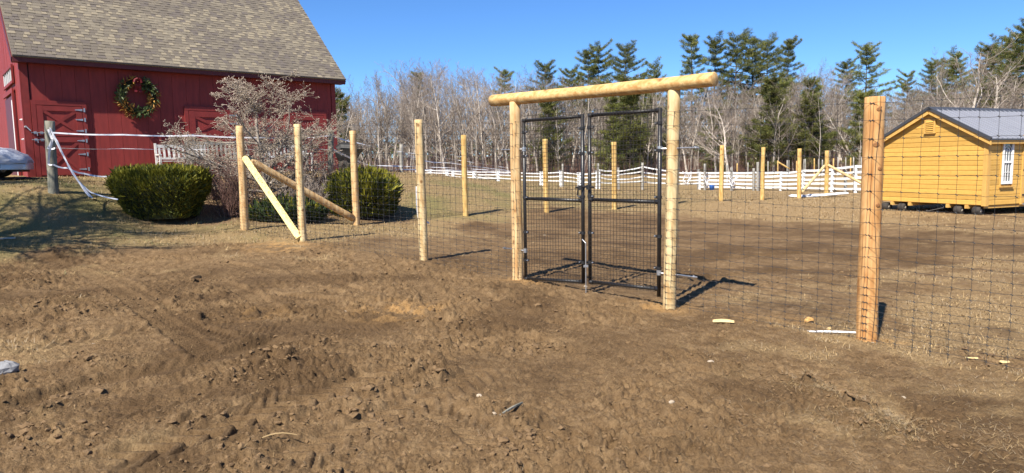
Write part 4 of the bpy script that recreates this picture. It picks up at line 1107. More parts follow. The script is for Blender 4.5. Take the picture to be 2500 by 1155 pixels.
while z < sh_e + rise - .1:
    z1 = z + BH - .004
    def lim(zz):
        if zz <= sh_e: return 0.09, SW_ - .09
        k = (zz - sh_e) / rise * SW_ / 2 + .0; return max(.09, k), min(SW_ - .09, SW_ - k)
    a0, a1 = lim(z); b0, b1 = lim(min(z1, sh_e + rise - .02))
    m_ = MB(); q = [SP(a0, z, -.0), SP(a1, z, -.0), SP(b1, z1, -.0), SP(b0, z1, -.0)]
    # bulged (log-lap) face: lower and upper arris set back
    zm = (z + z1) / 2
    fr = [p - sw * .012 for p in (q[0], q[1])]; c0_, c1_ = lim(zm)
    vs_ = [SP(a0, z, .045), SP(a1, z, .045), SP(b1, z1, .045), SP(b0, z1, .045), SP(a0, z, .0), SP(a1, z, .0), SP(a1 * .75 + b1 * .25, z + .014, -.009), SP(a0 * .75 + b0 * .25, z + .014, -.009), SP(b1 * .8 + a1 * .2, z1 - .010, -.009), SP(b0 * .8 + a0 * .2, z1 - .010, -.009), SP(b1, z1, -.004), SP(b0, z1, -.004)]
    m_.add(vs_, [[0, 1, 5, 4], [4, 5, 6, 7], [7, 6, 8, 9], [9, 8, 10, 11], [11, 10, 2, 3], [0, 3, 2, 1], [0, 4, 7, 9, 11, 3], [1, 2, 10, 8, 6, 5]])
    obj('gable_plank', m_.mesh('gable_plank', M['shedwood_g']), shed); z += BH
# long side planks, interrupted by the window and door
win = (0.62, 1.10, .62, 1.93)      # c0,c1,z0,z1
door = (1.66, 2.66)
z = 0.0
while z < sh_e - .02:
    z1 = min(z + BH - .004, sh_e - .01)
    runs = [(.09, door[0] - .09), (door[1] + .09, SL - .05)]
    if z1 > win[2] - .02 and z < win[3] + .02: runs = [(.09, win[0] - .02), (win[1] + .02, door[0] - .09), (door[1] + .09, SL - .05)]
    for c0_, c1_ in runs:
        m_ = MB(); n_ = -su
        vs_ = [SP(.05, z, c0_), SP(.05, z, c1_), SP(.05, z1, c1_), SP(.05, z1, c0_), SP(0, z, c0_), SP(0, z, c1_), SP(-.009, z + .014, c1_), SP(-.009, z + .014, c0_), SP(-.009, z1 - .010, c1_), SP(-.009, z1 - .010, c0_), SP(-.004, z1, c1_), SP(-.004, z1, c0_)]
        m_.add(vs_, [[0, 4, 5, 1], [4, 7, 6, 5], [7, 9, 8, 6], [9, 11, 10, 8], [11, 3, 2, 10], [0, 1, 2, 3], [0, 3, 11, 9, 7, 4], [1, 5, 6, 8, 10, 2]])
        obj('side_plank', m_.mesh('side_plank', M['shedwood_g']), shed)
    z += BH
# corner trim
def sbox(nm, a, z, c, da, dz_, dc, mt, par=None):
    m_ = MB(); m_.box(SP(a, z, c), su * da, sw * dc, up * dz_); return obj(nm, m_.mesh(nm, mt), par or shed)
sbox('corner_trim', -.03, -.02, -.032, .13, sh_e + .05, .025, M['shedtrim']); sbox('corner_trim', -.032, -.02, -.006, .025, sh_e + .02, .11, M['shedtrim'])
sbox('corner_trim', SW_ - .10, -.02, -.032, .13, sh_e + .05, .025, M['shedtrim'])
sbox('skirt_board', .03, -.09, .035, .03, .07, SL - .1, M['shedtrim'])
# gable vent
vw = SW_ / 2 - .17
va = SW_ / 2
vent = sbox('gable_vent', va - .15, sh_e + rise - .68, -.05, .30, .40, .03, M['shedtrim'])
for k in range(6):
    m_ = MB(); zz = sh_e + rise - .65 + k * .06
    m_.hexa([SP(va - .125, zz, -.053), SP(va + .125, zz, -.053), SP(va + .125, zz + .012, -.053), SP(va - .125, zz + .012, -.053), SP(va - .125, zz - .028, -.085), SP(va + .125, zz - .028, -.085), SP(va + .125, zz - .016, -.085), SP(va - .125, zz - .016, -.085)])
    obj('vent_slat', m_.mesh('vent_slat', M['shedwood_g']), vent)
sbox('vent_sill', va - .19, sh_e + rise - .72, -.075, .38, .035, .06, M['shedtrim'], vent)
sbox('vent_frame', va - .18, sh_e + rise - .685, -.07, .035, .40, .045, M['shedtrim'], vent); sbox('vent_frame', va + .145, sh_e + rise - .685, -.07, .035, .40, .045, M['shedtrim'], vent)
# metal roof
ov = .17; oc = .16
srn = []
for sgn in (0, 1):
    # eave line a=-ov (near side) or a=SW_+ov
    ae = -ov if sgn == 0 else SW_ + ov; ze = sh_e - ov * pit + .06
    e0 = SP(ae, ze, -oc); top_ = SP(SW_ / 2, sh_e + rise + .06, -oc)
    sl = top_ - e0; nr_ = sl.cross(sw); nr_ = nr_ if nr_.z > 0 else -nr_; nr_.normalize()
    m_ = MB(); m_.box(e0, sl, sw * (SL + 2 * oc), nr_ * .02); side = obj('roof', m_.mesh('roof', M['metalroof']), shed)
    nrib = int((SL + 2 * oc) / .23)
    for k in range(nrib + 1):
        c_ = k * (SL + 2 * oc - .03) / nrib; m_ = MB(); p = e0 + sw * c_ + nr_ * .0195; s_ = sl * .985
        m_.hexa([p, p + sw * .035, p + sw * .035 + s_, p + s_, p + sw * .009 + nr_ * .019, p + sw * .026 + nr_ * .019, p + sw * .026 + s_ + nr_ * .019, p + sw * .009 + s_ + nr_ * .019]); obj('roof_rib', m_.mesh('roof_rib', M['metalroof']), side)
    m_ = MB(); m_.box(e0 - sw * .02 - nr_ * .035, sl * 1.005, sw * .05, nr_ * .09); obj('rake_flashing', m_.mesh('rake_flashing', M['darktrim']), side)
    m_ = MB(); m_.box(e0 - up * .17 + sw * .012 + nr_ * .0, sl * .995, sw * .028, up * .15); obj('rake_board', m_.mesh('rake_board', M['shedtrim']), side)
    inn = su if sgn == 0 else -su
    m_ = MB(); m_.box(e0 + inn * .02 - up * .13 + sw * .04, inn * .03, sw * (SL + 2 * oc - .08), up * .13); obj('eave_board', m_.mesh('eave_board', M['shedtrim']), side)
    m_ = MB(); m_.box(e0 - inn * .015 - up * .03, inn * .035, sw * (SL + 2 * oc), up * .045); obj('eave_flashing', m_.mesh('eave_flashing', M['darktrim']), side)
m_ = MB(); rp0 = SP(SW_ / 2, sh_e + rise + .088, -oc - .02)
m_.hexa([rp0 - su * .16 - up * (.16 * pit), rp0 + su * .16 - up * (.16 * pit), rp0 + su * .16 - up * (.16 * pit) + sw * (SL + 2 * oc + .04), rp0 - su * .16 - up * (.16 * pit) + sw * (SL + 2 * oc + .04), rp0 - su * .01 + up * .03, rp0 + su * .01 + up * .03, rp0 + su * .01 + up * .03 + sw * (SL + 2 * oc + .04), rp0 - su * .01 + up * .03 + sw * (SL + 2 * oc + .04)])
obj('ridge_cap', m_.mesh('ridge_cap', M['darktrim']), shed)
# window
c0_, c1_, z0_, z1_ = win
wd_ = sbox('window', -.012, z0_, c0_, .03, z1_ - z0_, c1_ - c0_, M['glass'])
FR = M['white']
for (zz, dz_, cc, dc) in [(z0_, z1_ - z0_, c0_, .07), (z0_, z1_ - z0_, c1_ - .07, .07), (z0_, .08, c0_ + .07, c1_ - c0_ - .14), (z1_ - .07, .07, c0_ + .07, c1_ - c0_ - .14), ((z0_ + z1_) / 2 - .03, .06, c0_ + .07, c1_ - c0_ - .14)]:
    sbox('window_frame', -.05, zz, cc, .036, dz_, dc, FR, wd_)
for f_ in (1 / 3, 2 / 3): sbox('muntin', -.030, z0_ + .08, c0_ + .07 + (c1_ - c0_ - .14) * f_ - .008, .016, (z1_ - z0_) - .34, .016, FR, wd_)
for zz in (z0_ + .34, (z0_ + z1_) / 2 + .32): sbox('muntin', -.031, zz, c0_ + .07, .014, .016, c1_ - c0_ - .14, FR, wd_)
m_ = MB(); cc = (c0_ + c1_) / 2; zc = (z0_ + z1_) / 2 + .32
for rad in (.165, .085): m_.tube([SP(-.026, zc + rad * math.sin(t), cc + rad * math.cos(t)) for t in np.linspace(0, math.pi, 13)], .008, 6)
obj('arched_muntin', m_.mesh('arched_muntin', FR), wd_)
sbox('window_sill', -.075, z0_ - .10, c0_ - .07, .075, .035, c1_ - c0_ + .14, M['shedtrim'], wd_); sbox('window_casing', -.028, z0_ - .06, c0_ - .055, .03, z1_ - z0_ + .12, .05, M['shedtrim'], wd_); sbox('window_casing', -.028, z0_ - .06, c1_ + .005, .03, z1_ - z0_ + .12, .05, M['shedtrim'], wd_)
# double door
dr_ = sbox('door', -.01, .02, door[0], .04, 1.98, door[1] - door[0], M['shedwood_g'])
for k in range(7):
    cw = (door[1] - door[0]) / 7; sbox('door_plank', -.028, .03, door[0] + k * cw + .004, .017, 1.96, cw - .008, M['shedtrim'], dr_)
sbox('door_casing', -.032, -.02, door[0] - .09, .035, 2.1, .085, M['shedtrim'], dr_); sbox('door_casing', -.032, -.02, door[1] + .005, .035, 2.1, .085, M['shedtrim'], dr_); sbox('threshold', -.05, -.03, door[0] - .0, .06, .045, door[1] - door[0], M['steel'], dr_)
for zz in (.25, 1.0, 1.75): sbox('strap_hinge', -.045, zz, door[0] - .05, .012, .045, .26, M['darkmetal'], dr_)
# skids
for a in (.55, 1.15, 2.45, 3.1): sbox('skid_beam', a - .05, -.115, -.03, .10, .11, SL + .06, M['shedtrim'])
# wheel dolly under the shed
for a, c_ in ((.27, .10), (.85, .10), (2.78, .10), (3.40, .10), (.27, 4.2), (3.40, 4.2)):
    p = SP(a, 0, c_); zg = gz(p.x, p.y); rw = .145
    ctr = V(p.x, p.y, zg + rw - .03); m_ = MB()
    m_.lathe(ctr - su * .12, su, [(0, .07), (0, .12), (.03, .14), (.06, .145), (.17, .145), (.21, .14), (.24, .12), (.24, .07)], 26); wh = obj('tyre', m_.mesh('tyre', M['rubber'], True), shed)
    m_ = MB(); m_.lathe(ctr - su * .10, su, [(-.005, .0), (.0, .05), (.02, .06), (.02, .10), (.18, .10), (.2, .03), (.2, 0)], 20); obj('wheel_rim', m_.mesh('wheel_rim', M['rim'], True), wh)
    m_ = MB(); m_.box(SP(a - .05, 0, c_ - .05) * 1.0 - up * (sz - zg - rw) if False else V(SP(a - .05, 0, c_ - .05).x, SP(a - .05, 0, c_ - .05).y, zg + rw), su * .1, sw * .1, up * max(.03, sz - .116 - zg - rw)); obj('axle_bracket', m_.mesh('axle_bracket', M['darkmetal']), wh)
m_ = MB(); p = SP(1.25, -.12, -.03); m_.tube([p, p - sw * .25 + su * .35 - up * .12, p - sw * .27 + su * .40 - up * .10], .013, 6); obj('tow_hook', m_.mesh('tow_hook', M['darkmetal']), shed)

# ================================================================== vegetation builders
class Tree:
    def __init__(s, seed): s.r = random.Random(seed); s.seg = []; s.lev = []; s.tips = []
    def rv(s): return Vector((s.r.gauss(0, 1), s.r.gauss(0, 1), s.r.gauss(0, 1)))
    def branch(s, p, d, L, r, lev, cfg):
        n, jit, trop, kids, ratio, ang0, start = cfg[lev]
        last = lev == len(cfg) - 1; st = L / n; acc = 0.0
        rend = r * (.28 if lev else .16)
        for i in range(n):
            fr = (i + 1) / n
            d = (d + s.rv() * jit + Vector((0, 0, trop))).normalized(); q = p + d * st
            r0 = r + (rend - r) * (i / n); r1 = r + (rend - r) * fr
            s.seg.append((*p, *q, r0, r1)); s.lev.append(lev)
            if not last and fr > start:
                acc += kids / (n * (1 - start))
                while acc >= 1 or (acc > 0 and s.r.random() < acc and acc < 1):
                    acc -= 1
                    ax = d.cross(s.rv()).normalized(); a = R(ang0 * s.r.uniform(.65, 1.3))
                    cd = Matrix.Rotation(a, 3, ax) @ d
                    cl = L * ratio * s.r.uniform(.6, 1.15) * (1.15 - .6 * fr if lev == 0 else 1.1 - .5 * fr)
                    pp = p.lerp(q, s.r.random())
                    s.branch(pp, cd, cl, max(r1 * .62, .004) if lev else min(r1 * .6, .07), lev + 1, cfg)
                    if acc <= 0: break
            p = q
        s.tips.append((p, d))
    def arr(s): return np.array(s.seg), np.array(s.lev)

def tree_meshes(name, tr, mt_bark, mt_twig, thick=2, minr=.006):
    a, l = tr.arr(); a[:, 6:8] = np.maximum(a[:, 6:8], minr)
    b = l <= thick - 1
    big = segs_mesh(name + '_trunk', a[l == 0], mt_bark, 7); br = segs_mesh(name + '_limbs', a[l > 0], [mt_bark, mt_twig], 3, True, (l[l > 0] >= thick).astype(int))
    return big, br
def bare_tree(seed, H, r0, style=0):
    t = Tree(seed)
    if style == 0:   # forest grown, tall narrow
        cfg = [(12, .05, .04, 19, .42, 44, .28), (6, .12, .08, 8, .46, 40, .12), (4, .17, .05, 6, .5, 38, .1), (3, .2, .04, 0, 0, 0, 0)]
    elif style == 1:  # spreading, open crown
        cfg = [(10, .08, .03, 17, .58, 48, .18), (7, .11, .06, 10, .44, 42, .15), (4, .16, .05, 7, .48, 38, .1), (3, .2, .03, 0, 0, 0, 0)]
    else:             # thin sapling
        cfg = [(10, .06, .06, 14, .26, 46, .25), (5, .15, .08, 6, .45, 40, .1), (3, .2, .05, 0, 0, 0, 0)]
    t.branch(V(0, 0, -.3), V(t.r.uniform(-.06, .06), t.r.uniform(-.06, .06), 1).normalized(), H, r0, 0, cfg)
    return t
def pine_meshes(seed, H, r0, dens=1.0, crown0=.35, width=2.7):
    r_ = random.Random(seed); segs = []; tv = []; tm = []
    p = V(0, 0, -.3); lean = V(r_.uniform(-.03, .03), r_.uniform(-.03, .03), 1); N_ = 14; pts = []
    for i in range(N_ + 1):
        u = i / N_; pts.append(V(lean.x * H * u + .12 * math.sin(u * 5 + seed), lean.y * H * u, -.3 + (H + .3) * u))
    for i in range(N_): segs.append((*pts[i], *pts[i + 1], r0 * (1 - i / N_) + .02, r0 * (1 - (i + 1) / N_) + .02))
    def at(u): k = min(int(u * N_), N_ - 1); return pts[k].lerp(pts[k + 1], u * N_ - k)
    tufts = []; u = crown0
    while u < .99:
        kk = (u - crown0) / (1 - crown0); prof = (math.sin(min(1, kk * 1.15 + .22) * math.pi * .86) ** .8) * (1 - .25 * kk) 
        nb = r_.choice([3, 4, 4, 5]); base = r_.uniform(0, 6.28)
        for b in range(nb):
            if r_.random() > .92 * dens and kk < .8: continue
            az = base + b * 6.283 / nb + r_.uniform(-.4, .4); L = width * prof * r_.choice([.35, .6, .8, 1.0, 1.2]) * r_.uniform(.8, 1.1) + .2
            dirv = V(math.cos(az), math.sin(az), .02 + .75 * kk ** 3 + r_.uniform(-.12, .12)); q0 = at(u); n_ = 5; q = q0
            for i in range(n_):
                dd = (dirv + V(0, 0, .06 * i)).normalized(); q2 = q + dd * (L / n_); segs.append((*q, *q2, max(.045 * (1 - i / n_) * L / 2.5, .008), max(.045 * (1 - (i + 1) / n_) * L / 2.5, .006)))
                if i >= 1 or kk > .7:
                    for sgn in (-1, 1):
                        sd = V(-math.sin(az), math.cos(az), .15) * sgn; sl_ = L * .32 * (1 - .12 * i) * r_.uniform(.5, 1.1); ns = max(1, int(sl_ / .15)); s1 = q2
                        for j in range(ns):
                            s2 = s1 + (sd * .8 + dd * .5 + V(0, 0, .12)).normalized() * (sl_ / ns); tufts.append((s2, (sd * .6 + dd * .5 + V(0, 0, .5)).normalized())); s1 = s2
                        segs.append((*q2, *s1, .010, .006))
                    tufts.append((q2, (dd + V(0, 0, .5)).normalized()))
                q = q2
            tufts.append((q, (dirv + V(0, 0, .5)).normalized()))
        u += r_.uniform(.034, .062) * (12 / H) ** .4
    tufts.append((pts[-1], V(0, 0, 1)))
    T = np.array([[*a, *b] for a, b in tufts]); K = 21
    rs = np.random.default_rng(seed); n_ = len(T)
    P0 = np.repeat(T[:, :3], K, 0); D0 = np.repeat(T[:, 3:], K, 0)
    D = D0 * .7 + rs.normal(0, .6, (n_ * K, 3)) * np.array([[1, 1, .6]]); D /= np.linalg.norm(D, axis=1, keepdims=True); L = rs.uniform(.15, .36, (n_ * K, 1))
    sd = np.cross(D, rs.normal(0, 1, (n_ * K, 3))); sd /= np.linalg.norm(sd, axis=1, keepdims=True); wv = rs.uniform(.011, .024, (n_ * K, 1))
    P0 = P0 + rs.normal(0, .09, P0.shape)
    vs_ = np.stack([P0 - sd * wv, P0 + sd * wv, P0 + D * L], 1).reshape(-1, 3); fs_ = np.arange(n_ * K * 3).reshape(-1, 3)
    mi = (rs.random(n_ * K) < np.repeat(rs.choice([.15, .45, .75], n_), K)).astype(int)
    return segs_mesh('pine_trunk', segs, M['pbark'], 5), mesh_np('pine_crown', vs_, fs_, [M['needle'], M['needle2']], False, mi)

# ---- forest
bare = []
for i in range(7): bare.append(tree_meshes('bare', bare_tree(100 + i, 12.5, .17, 0), M['bark'], M['twig'], 2, .0066))
for i in range(4): bare.append(tree_meshes('bare_spread', bare_tree(200 + i, 12.0, .20, 1), M['bark'], M['twig'], 2, .0066))
for i in range(4): bare.append(tree_meshes('sapling', bare_tree(300 + i, 8.5, .055, 2), M['bark'], M['twig'], 2, .006))
pines = [pine_meshes(400 + i, 16, .20, 1.0, .34 + .06 * (i % 3), 3.2 + .45 * i) for i in range(5)] + [pine_meshes(450 + i, 7.5, .09, 1.0, .06, 1.9) for i in range(2)]
def plant_tree(me2, x, y, sc, rz, label, cat, group, name, z=None, sz_=None):
    e = thing(name, label, cat, (x, y, gz(x, y) - .05 if z is None else z), group)
    e.rotation_euler.z = rz; e.scale = (sc, sc, sz_ or sc)
    for nm, me in zip(('trunk', 'crown'), me2):
        o = bpy.data.objects.new(nm, me); C.objects.link(o); o.parent = e
    return e
def px_of(px, Y): return PT(px, 400, Y).x
rf = random.Random(77)
def top_scale(px, py, Y, H):
    x = px_of(px, Y); return (PT(px, py, Y).z - gz(x, Y)) / H
# named conspicuous pines: (px, top py, distance, variant)
PN = [(1690, 97, 84, 0, 'tall pine with wide flat tiers, leftmost of the tall group above the crossbeam end'), (1742, 95, 86, 1, 'narrow pine second from left in the tall group right of the crossbeam'), (1788, 90, 85, 2, 'tallest pointed pine of the group right of the crossbeam'),
      (1838, 104, 87, 3, 'broad rounded pine in the group right of the crossbeam'), (1870, 106, 90, 4, 'half hidden pine between the broad pine and the lone right one of the group'), (1918, 106, 85, 0, 'rightmost pine of the tall group right of the crossbeam'), (2114, 112, 80, 2, 'solitary dense pine standing left of the yellow shed roof'),
      (1438, 122, 86, 1, 'pine with twin pointed tops above the crossbeam, left one'), (1462, 124, 88, 3, 'pine with twin pointed tops above the crossbeam, right one'), (1524, 119, 84, 4, 'rounded bright green pine just above the middle of the crossbeam'), (1336, 155, 88, 2, 'dark pine top above the left part of the crossbeam'),
      (1030, 185, 90, 0, 'small pine among bare trees above the lone fence post'), (1235, 172, 88, 1, 'slim pine rising behind the left end of the crossbeam'), (1600, 165, 88, 3, 'pine partly hidden behind the right part of the crossbeam'), (1560, 195, 78, 4, 'green pine seen through the right gate leaf'),
      (1480, 205, 80, 0, 'dark pine seen through the top of the right gate leaf'), (2205, 185, 88, 3, 'low pine top left of the big bare tree behind the shed'), (2265, 150, 84, 1, 'yellowish pine behind the left end of the shed roof'), (2490, 55, 74, 2, 'dark tall pine at the right picture edge'), (2440, 98, 78, 4, 'pine behind the big spreading bare tree'),
      (2390, 125, 80, 0, 'pine filling the gap behind the spreading bare tree'), (2330, 138, 82, 3, 'bushy brownish pine beside the spreading bare tree'), (2060, 150, 92, 1, 'thin pine just left of the solitary dense pine'), (1395, 175, 92, 4, 'pine in the second row above the gate'), (2560, 70, 76, 3, 'pine past the right picture edge'), (1640, 205, 78, 1, 'dark pine behind the right gate post'), (2300, 150, 90, 4, 'pine in the back row left of the spreading bare tree'), (2420, 112, 92, 2, 'pine in the back row right of the spreading bare tree'), (2465, 90, 84, 3, 'broad pine just left of the dark edge pine')]
for px, py, Y, k, lab in PN:
    x = px_of(px, Y); sc = top_scale(px, py, Y, 16); Y += 5; x = px_of(px, Y); sc = top_scale(px, py, Y, 16); plant_tree(pines[k], x, Y, sc, rf.uniform(0, 6.28), lab, 'pine tree', 'pines of the wood', 'pine_tree')
PLACE = [(950, 'in the wood just right of the barn corner'), (1080, 'in the wood above the right-hand hedge'), (1240, 'in the wood left of the gate frame'), (1440, 'in the wood seen through the left gate leaf'), (1630, 'in the wood seen through the right gate leaf'), (1790, 'in the wood just right of the gate frame'), (1950, 'in the wood behind the golden far posts'), (2110, 'in the wood left of the thick orange post'), (2300, 'in the wood behind the left half of the shed'), (9999, 'in the wood behind the right half of the shed')]
def place(px): return [t for a, t in PLACE if px < a][0]
for i in range(16):   # young conifers low in the wood
    px = rf.choice([1330, 1450, 1560, 1600, 1660, 1700, 1730, 1900, 2050, 2100, 1480, 1520, 1850, 1980, 2010, 860]) + rf.uniform(-25, 25); Y = rf.uniform(70, 84)
    plant_tree(pines[5 + i % 2], px_of(px, Y), Y, rf.uniform(.75, 1.35), rf.uniform(0, 6.28), 'young dark conifer low ' + place(px), 'conifer', 'young conifers in the wood edge', 'young_conifer')
# big individual bare trees
BG = [(2370, 62, 62, 9, 'huge spreading bare tree with pale limbs behind the yellow shed', 1.35), (1085, 150, 72, 7, 'large bare tree with forked trunk, tallest left of the crossbeam', 1.0), (930, 175, 74, 0, 'tall slender bare tree first right of the barn roof', .9), (850, 240, 78, 8, 'small bare tree just right of the barn corner', .8),
      (1000, 165, 76, 1, 'bare tree with a rounded twiggy top above the lone fence post', 1.0), (1780, 215, 64, 10, 'leaning pale bare tree right of the gate frame', 1.1), (1960, 150, 78, 8, 'pale fine-twigged bare tree left of the solitary pine', 1.0), (1890, 190, 70, 7, 'bare tree with low sweeping limbs behind the far posts', 1.1), (2290, 115, 78, 3, 'brownish bare tree with upright reddish top twigs', .8), (2240, 190, 66, 10, 'bare tree right behind the thick orange post', 1.1)]
for px, py, Y, k, lab, wdt in BG:
    H = 12.5 if k < 7 else 12.0; a, l = 0, 0
    zmax = max(v.co.z for v in bare[k][1].vertices); x = px_of(px, Y); sc = top_scale(px, py, Y, zmax)
    plant_tree(bare[k], x, Y, sc * wdt, rf.uniform(0, 6.28), lab, 'bare tree', 'bare trees of the wood', 'bare_tree', sz_=sc)
zm = [max(v.co.z for v in b[1].vertices) for b in bare]
def skyline(px):
    ks = [(820, 235), (860, 200), (930, 155), (1080, 130), (1180, 150), (1300, 155), (1400, 165), (1600, 170), (1700, 180), (1850, 180), (2000, 145), (2080, 200), (2200, 205), (2280, 180), (2400, 130), (2500, 120), (2700, 120)]
    for (a, ya), (b, yb) in zip(ks[:-1], ks[1:]):
        if px <= b: return ya + (yb - ya) * max(0, (px - a) / (b - a))
    return 120
def tree_label(px, py, Y, k):
    look = ('tall ' if py < skyline(px) + 18 else 'shorter ') + ('slender bare tree' if k < 7 else 'spreading bare tree'); depth = ' up front' if Y < 80 else ' far back' if Y > 91 else ''
    return look + ' ' + place(px) + depth
for i in range(215):
    px = 835 + (2620 - 835) * ((i * .618034) % 1); Y = 70 + 30 * ((i * .7548) % 1)
    k = rf.randrange(0, 11); py = skyline(px) + rf.uniform(-4, 55); x = px_of(px, Y); sc = top_scale(px, py, Y, zm[k])
    wd_s = sc * rf.uniform(.85, 1.3)
    plant_tree(bare[k], x, Y, wd_s, rf.uniform(0, 6.28), tree_label(px, py, Y, k), 'bare tree', 'bare trees massed in the wood', 'bare_tree', sz_=sc)
for i in range(64):
    px = 830 + (2600 - 830) * ((i * .618034 + .3) % 1); Y = 67 + 18 * ((i * .7548) % 1); k = 11 + i % 4
    plant_tree(bare[k], px_of(px, Y), Y, rf.uniform(.5, 1.15), rf.uniform(0, 6.28), 'thin bare sapling at the edge, ' + place(px), 'sapling', 'saplings along the wood edge', 'bare_sapling')
# far woods closing the view behind (one mass)
sg = []; rs = np.random.default_rng(5)
def stems(n_, y0, y1, px0, px1, h0, h1, r0_, lean):
    for _ in range(n_):
        Y = rs.uniform(y0, y1); px = rs.uniform(px0, px1); x = px_of(px, Y); z0 = gz(x, Y) - .1; h = rs.uniform(h0, h1); q = rs.normal(0, lean, 2) * h
        m_ = V(x + q[0] * .4, Y + q[1] * .4, z0 + h * .5); e = V(x + q[0], Y + q[1], z0 + h); sg.append((x, Y, z0, *m_, r0_, r0_ * .7)); sg.append((*m_, *e, r0_ * .7, r0_ * .3))
        for _k in range(2):
            f_ = rs.uniform(.3, .9); b_ = V(x, Y, z0).lerp(e, f_); t_ = b_ + V(rs.normal(0, .3), rs.normal(0, .3), .35) * h * .35; sg.append((*b_, *t_, r0_ * .45, r0_ * .2))
stems(5200, 66, 84, 780, 2750, .6, 2.4, .012, .14)
kind(tag(obj('underbrush', segs_mesh('underbrush', sg, M['twigred'], 3)), 'tangled reddish brown underbrush along the foot of the wood', 'underbrush'), 'stuff')
sg = []
stems(1100, 92, 124, 700, 2900, 5, 11, .05, .04)
kind(tag(obj('distant_woods', segs_mesh('distant_woods', sg, M['twig'], 3)), 'deep mass of distant grey trunks inside the wood', 'woods'), 'stuff')
# far evergreen hedge on the left horizon, seen low beside the barn
tv = rs.uniform(0, 1, (9000, 3)); Yv = 118 + tv[:, 1] * 14; xv = np.array([(-0.27 + .78 * a) for a in tv[:, 0]]) * Yv
hh = 3.2 + 2.2 * fbm(xv * .12, Yv * .1, 3, 9)
zz = ground(xv, Yv) + tv[:, 2] ** .8 * hh
D = rs.normal(0, 1, (9000, 3)); D /= np.linalg.norm(D, axis=1, keepdims=True); E = np.cross(D, rs.normal(0, 1, (9000, 3))); E /= np.linalg.norm(E, axis=1, keepdims=True)
P0 = np.stack([xv, Yv, zz], 1); vs_ = np.stack([P0, P0 + D * .75, P0 + E * .45], 1).reshape(-1, 3)
kind(tag(obj('distant_thicket', mesh_np('distant_thicket', vs_, np.arange(27000).reshape(-1, 3), [M['needle'], M['litter']], False, (rs.random(9000) < .45).astype(int))), 'low dark evergreen thicket far behind the trunks', 'thicket'), 'stuff')

# ---- tree at the left, outside the frame, its twigs reach the top-left corner and shade the lawn
lt = Tree(61)
lt.branch(V(0, 0, -.3), V(.08, .02, 1).normalized(), 8.6, .2, 0, [(9, .05, .02, 20, .55, 58, .34), (7, .11, .03, 12, .46, 44, .12), (5, .16, .02, 8, .5, 40, .1), (3, .2, .02, 0, 0, 0, 0)])
big, br = tree_meshes('lawn_tree', lt, M['bark'], M['twig'], 2, .006)
LTX, LTY = -12.0, 10.6
plant_tree((big, br), LTX, LTY, 1.0, .4, 'bare tree left of the lawn, fine twigs at the top-left corner', 'bare tree', None, 'lawn_tree')
plant_tree((big, br), -13.8, 8.2, 1.1, 4.4, 'third bare tree outside the left picture edge, nearest the camera', 'bare tree', None, 'lawn_tree')
plant_tree((big, br), -16.0, 12.2, 1.0, 2.9, 'second bare tree left of the picture, shading the lawn with the first', 'bare tree', None, 'lawn_tree')

# ---- budding magnolia in front of the barn
mg = Tree(21); mb0 = PT(652, 478, 18.9); mb0.z = gz(mb0.x, mb0.y)
cfg = [(8, .05, .03, 0, 0, 0, 0), ]
mcfg = [(8, .07, .03, 20, .66, 66, .08), (7, .13, .035, 10, .50, 50, .15), (5, .2, .05, 7, .52, 48, .1), (3, .24, .05, 4, .55, 45, .1), (2, .2, .05, 0, 0, 0, 0)]
mg.branch(V(0, 0, -.2), V(-.02, 0, 1), 3.1, .085, 0, mcfg)
for az in (.6, 2.3, 3.9, 5.3):
    mg.branch(V(0, 0, .35), V(math.cos(az) * .7, math.sin(az) * .7, .75).normalized(), 2.5, .05, 1, mcfg)
a, l = mg.arr()
mtop = PT(650, 172, 18.9).z - mb0.z
sca = mtop / a[:, 5].max()
ex = np.percentile(np.abs(a[:, 3]), 97.5); print('magnolia segs', len(a), 'top', a[:, 5].max(), 'half width', ex)
half = 385 / 2 * 18.9 / FPX
a[:, [0, 1, 3, 4]] *= half / ex; a[:, [2, 5]] *= sca
a[:, 6:8] = np.maximum(a[:, 6:8], .0045)
mag = thing('magnolia_tree', 'rounded bare magnolia full of pale fuzzy buds before the barn', 'tree', tuple(mb0))
def child(nm, me, par): o = bpy.data.objects.new(nm, me); C.objects.link(o); o.parent = par; return o
child('trunk', segs_mesh('trunk', a[l == 0], M['palebark'], 8), mag)
child('branches', segs_mesh('branches', a[(l > 0)], [M['palebark'], M['magtwig']], 3, True, (l[l > 0] > 1).astype(int)), mag)
tp = np.array([[*p, *d] for p, d in mg.tips]); tp[:, :2] *= half / ex; tp[:, 2] *= sca
tp = tp[rs.random(len(tp)) < .6]
P0 = tp[:, :3]; D = tp[:, 3:]; s_ = rs.uniform(.013, .022, (len(P0), 1))
A_ = np.cross(D, np.array([[.3, .5, .8]])); A_ /= np.linalg.norm(A_, axis=1, keepdims=True); B_ = np.cross(D, A_)
vs_ = np.stack([P0 - D * s_, P0 + A_ * s_ * .6, P0 + B_ * s_ * .6, P0 - A_ * s_ * .6, P0 - B_ * s_ * .6, P0 + D * s_ * 1.7], 1).reshape(-1, 3)
base = np.arange(len(P0))[:, None, None] * 6; fs_ = (base + np.array([[0, 2, 1], [0, 3, 2], [0, 4, 3], [0, 1, 4], [5, 1, 2], [5, 2, 3], [5, 3, 4], [5, 4, 1]])[None]).reshape(-1, 3)
kind(child('buds', mesh_np('buds', vs_, fs_, M['bud'], True), mag), 'stuff')

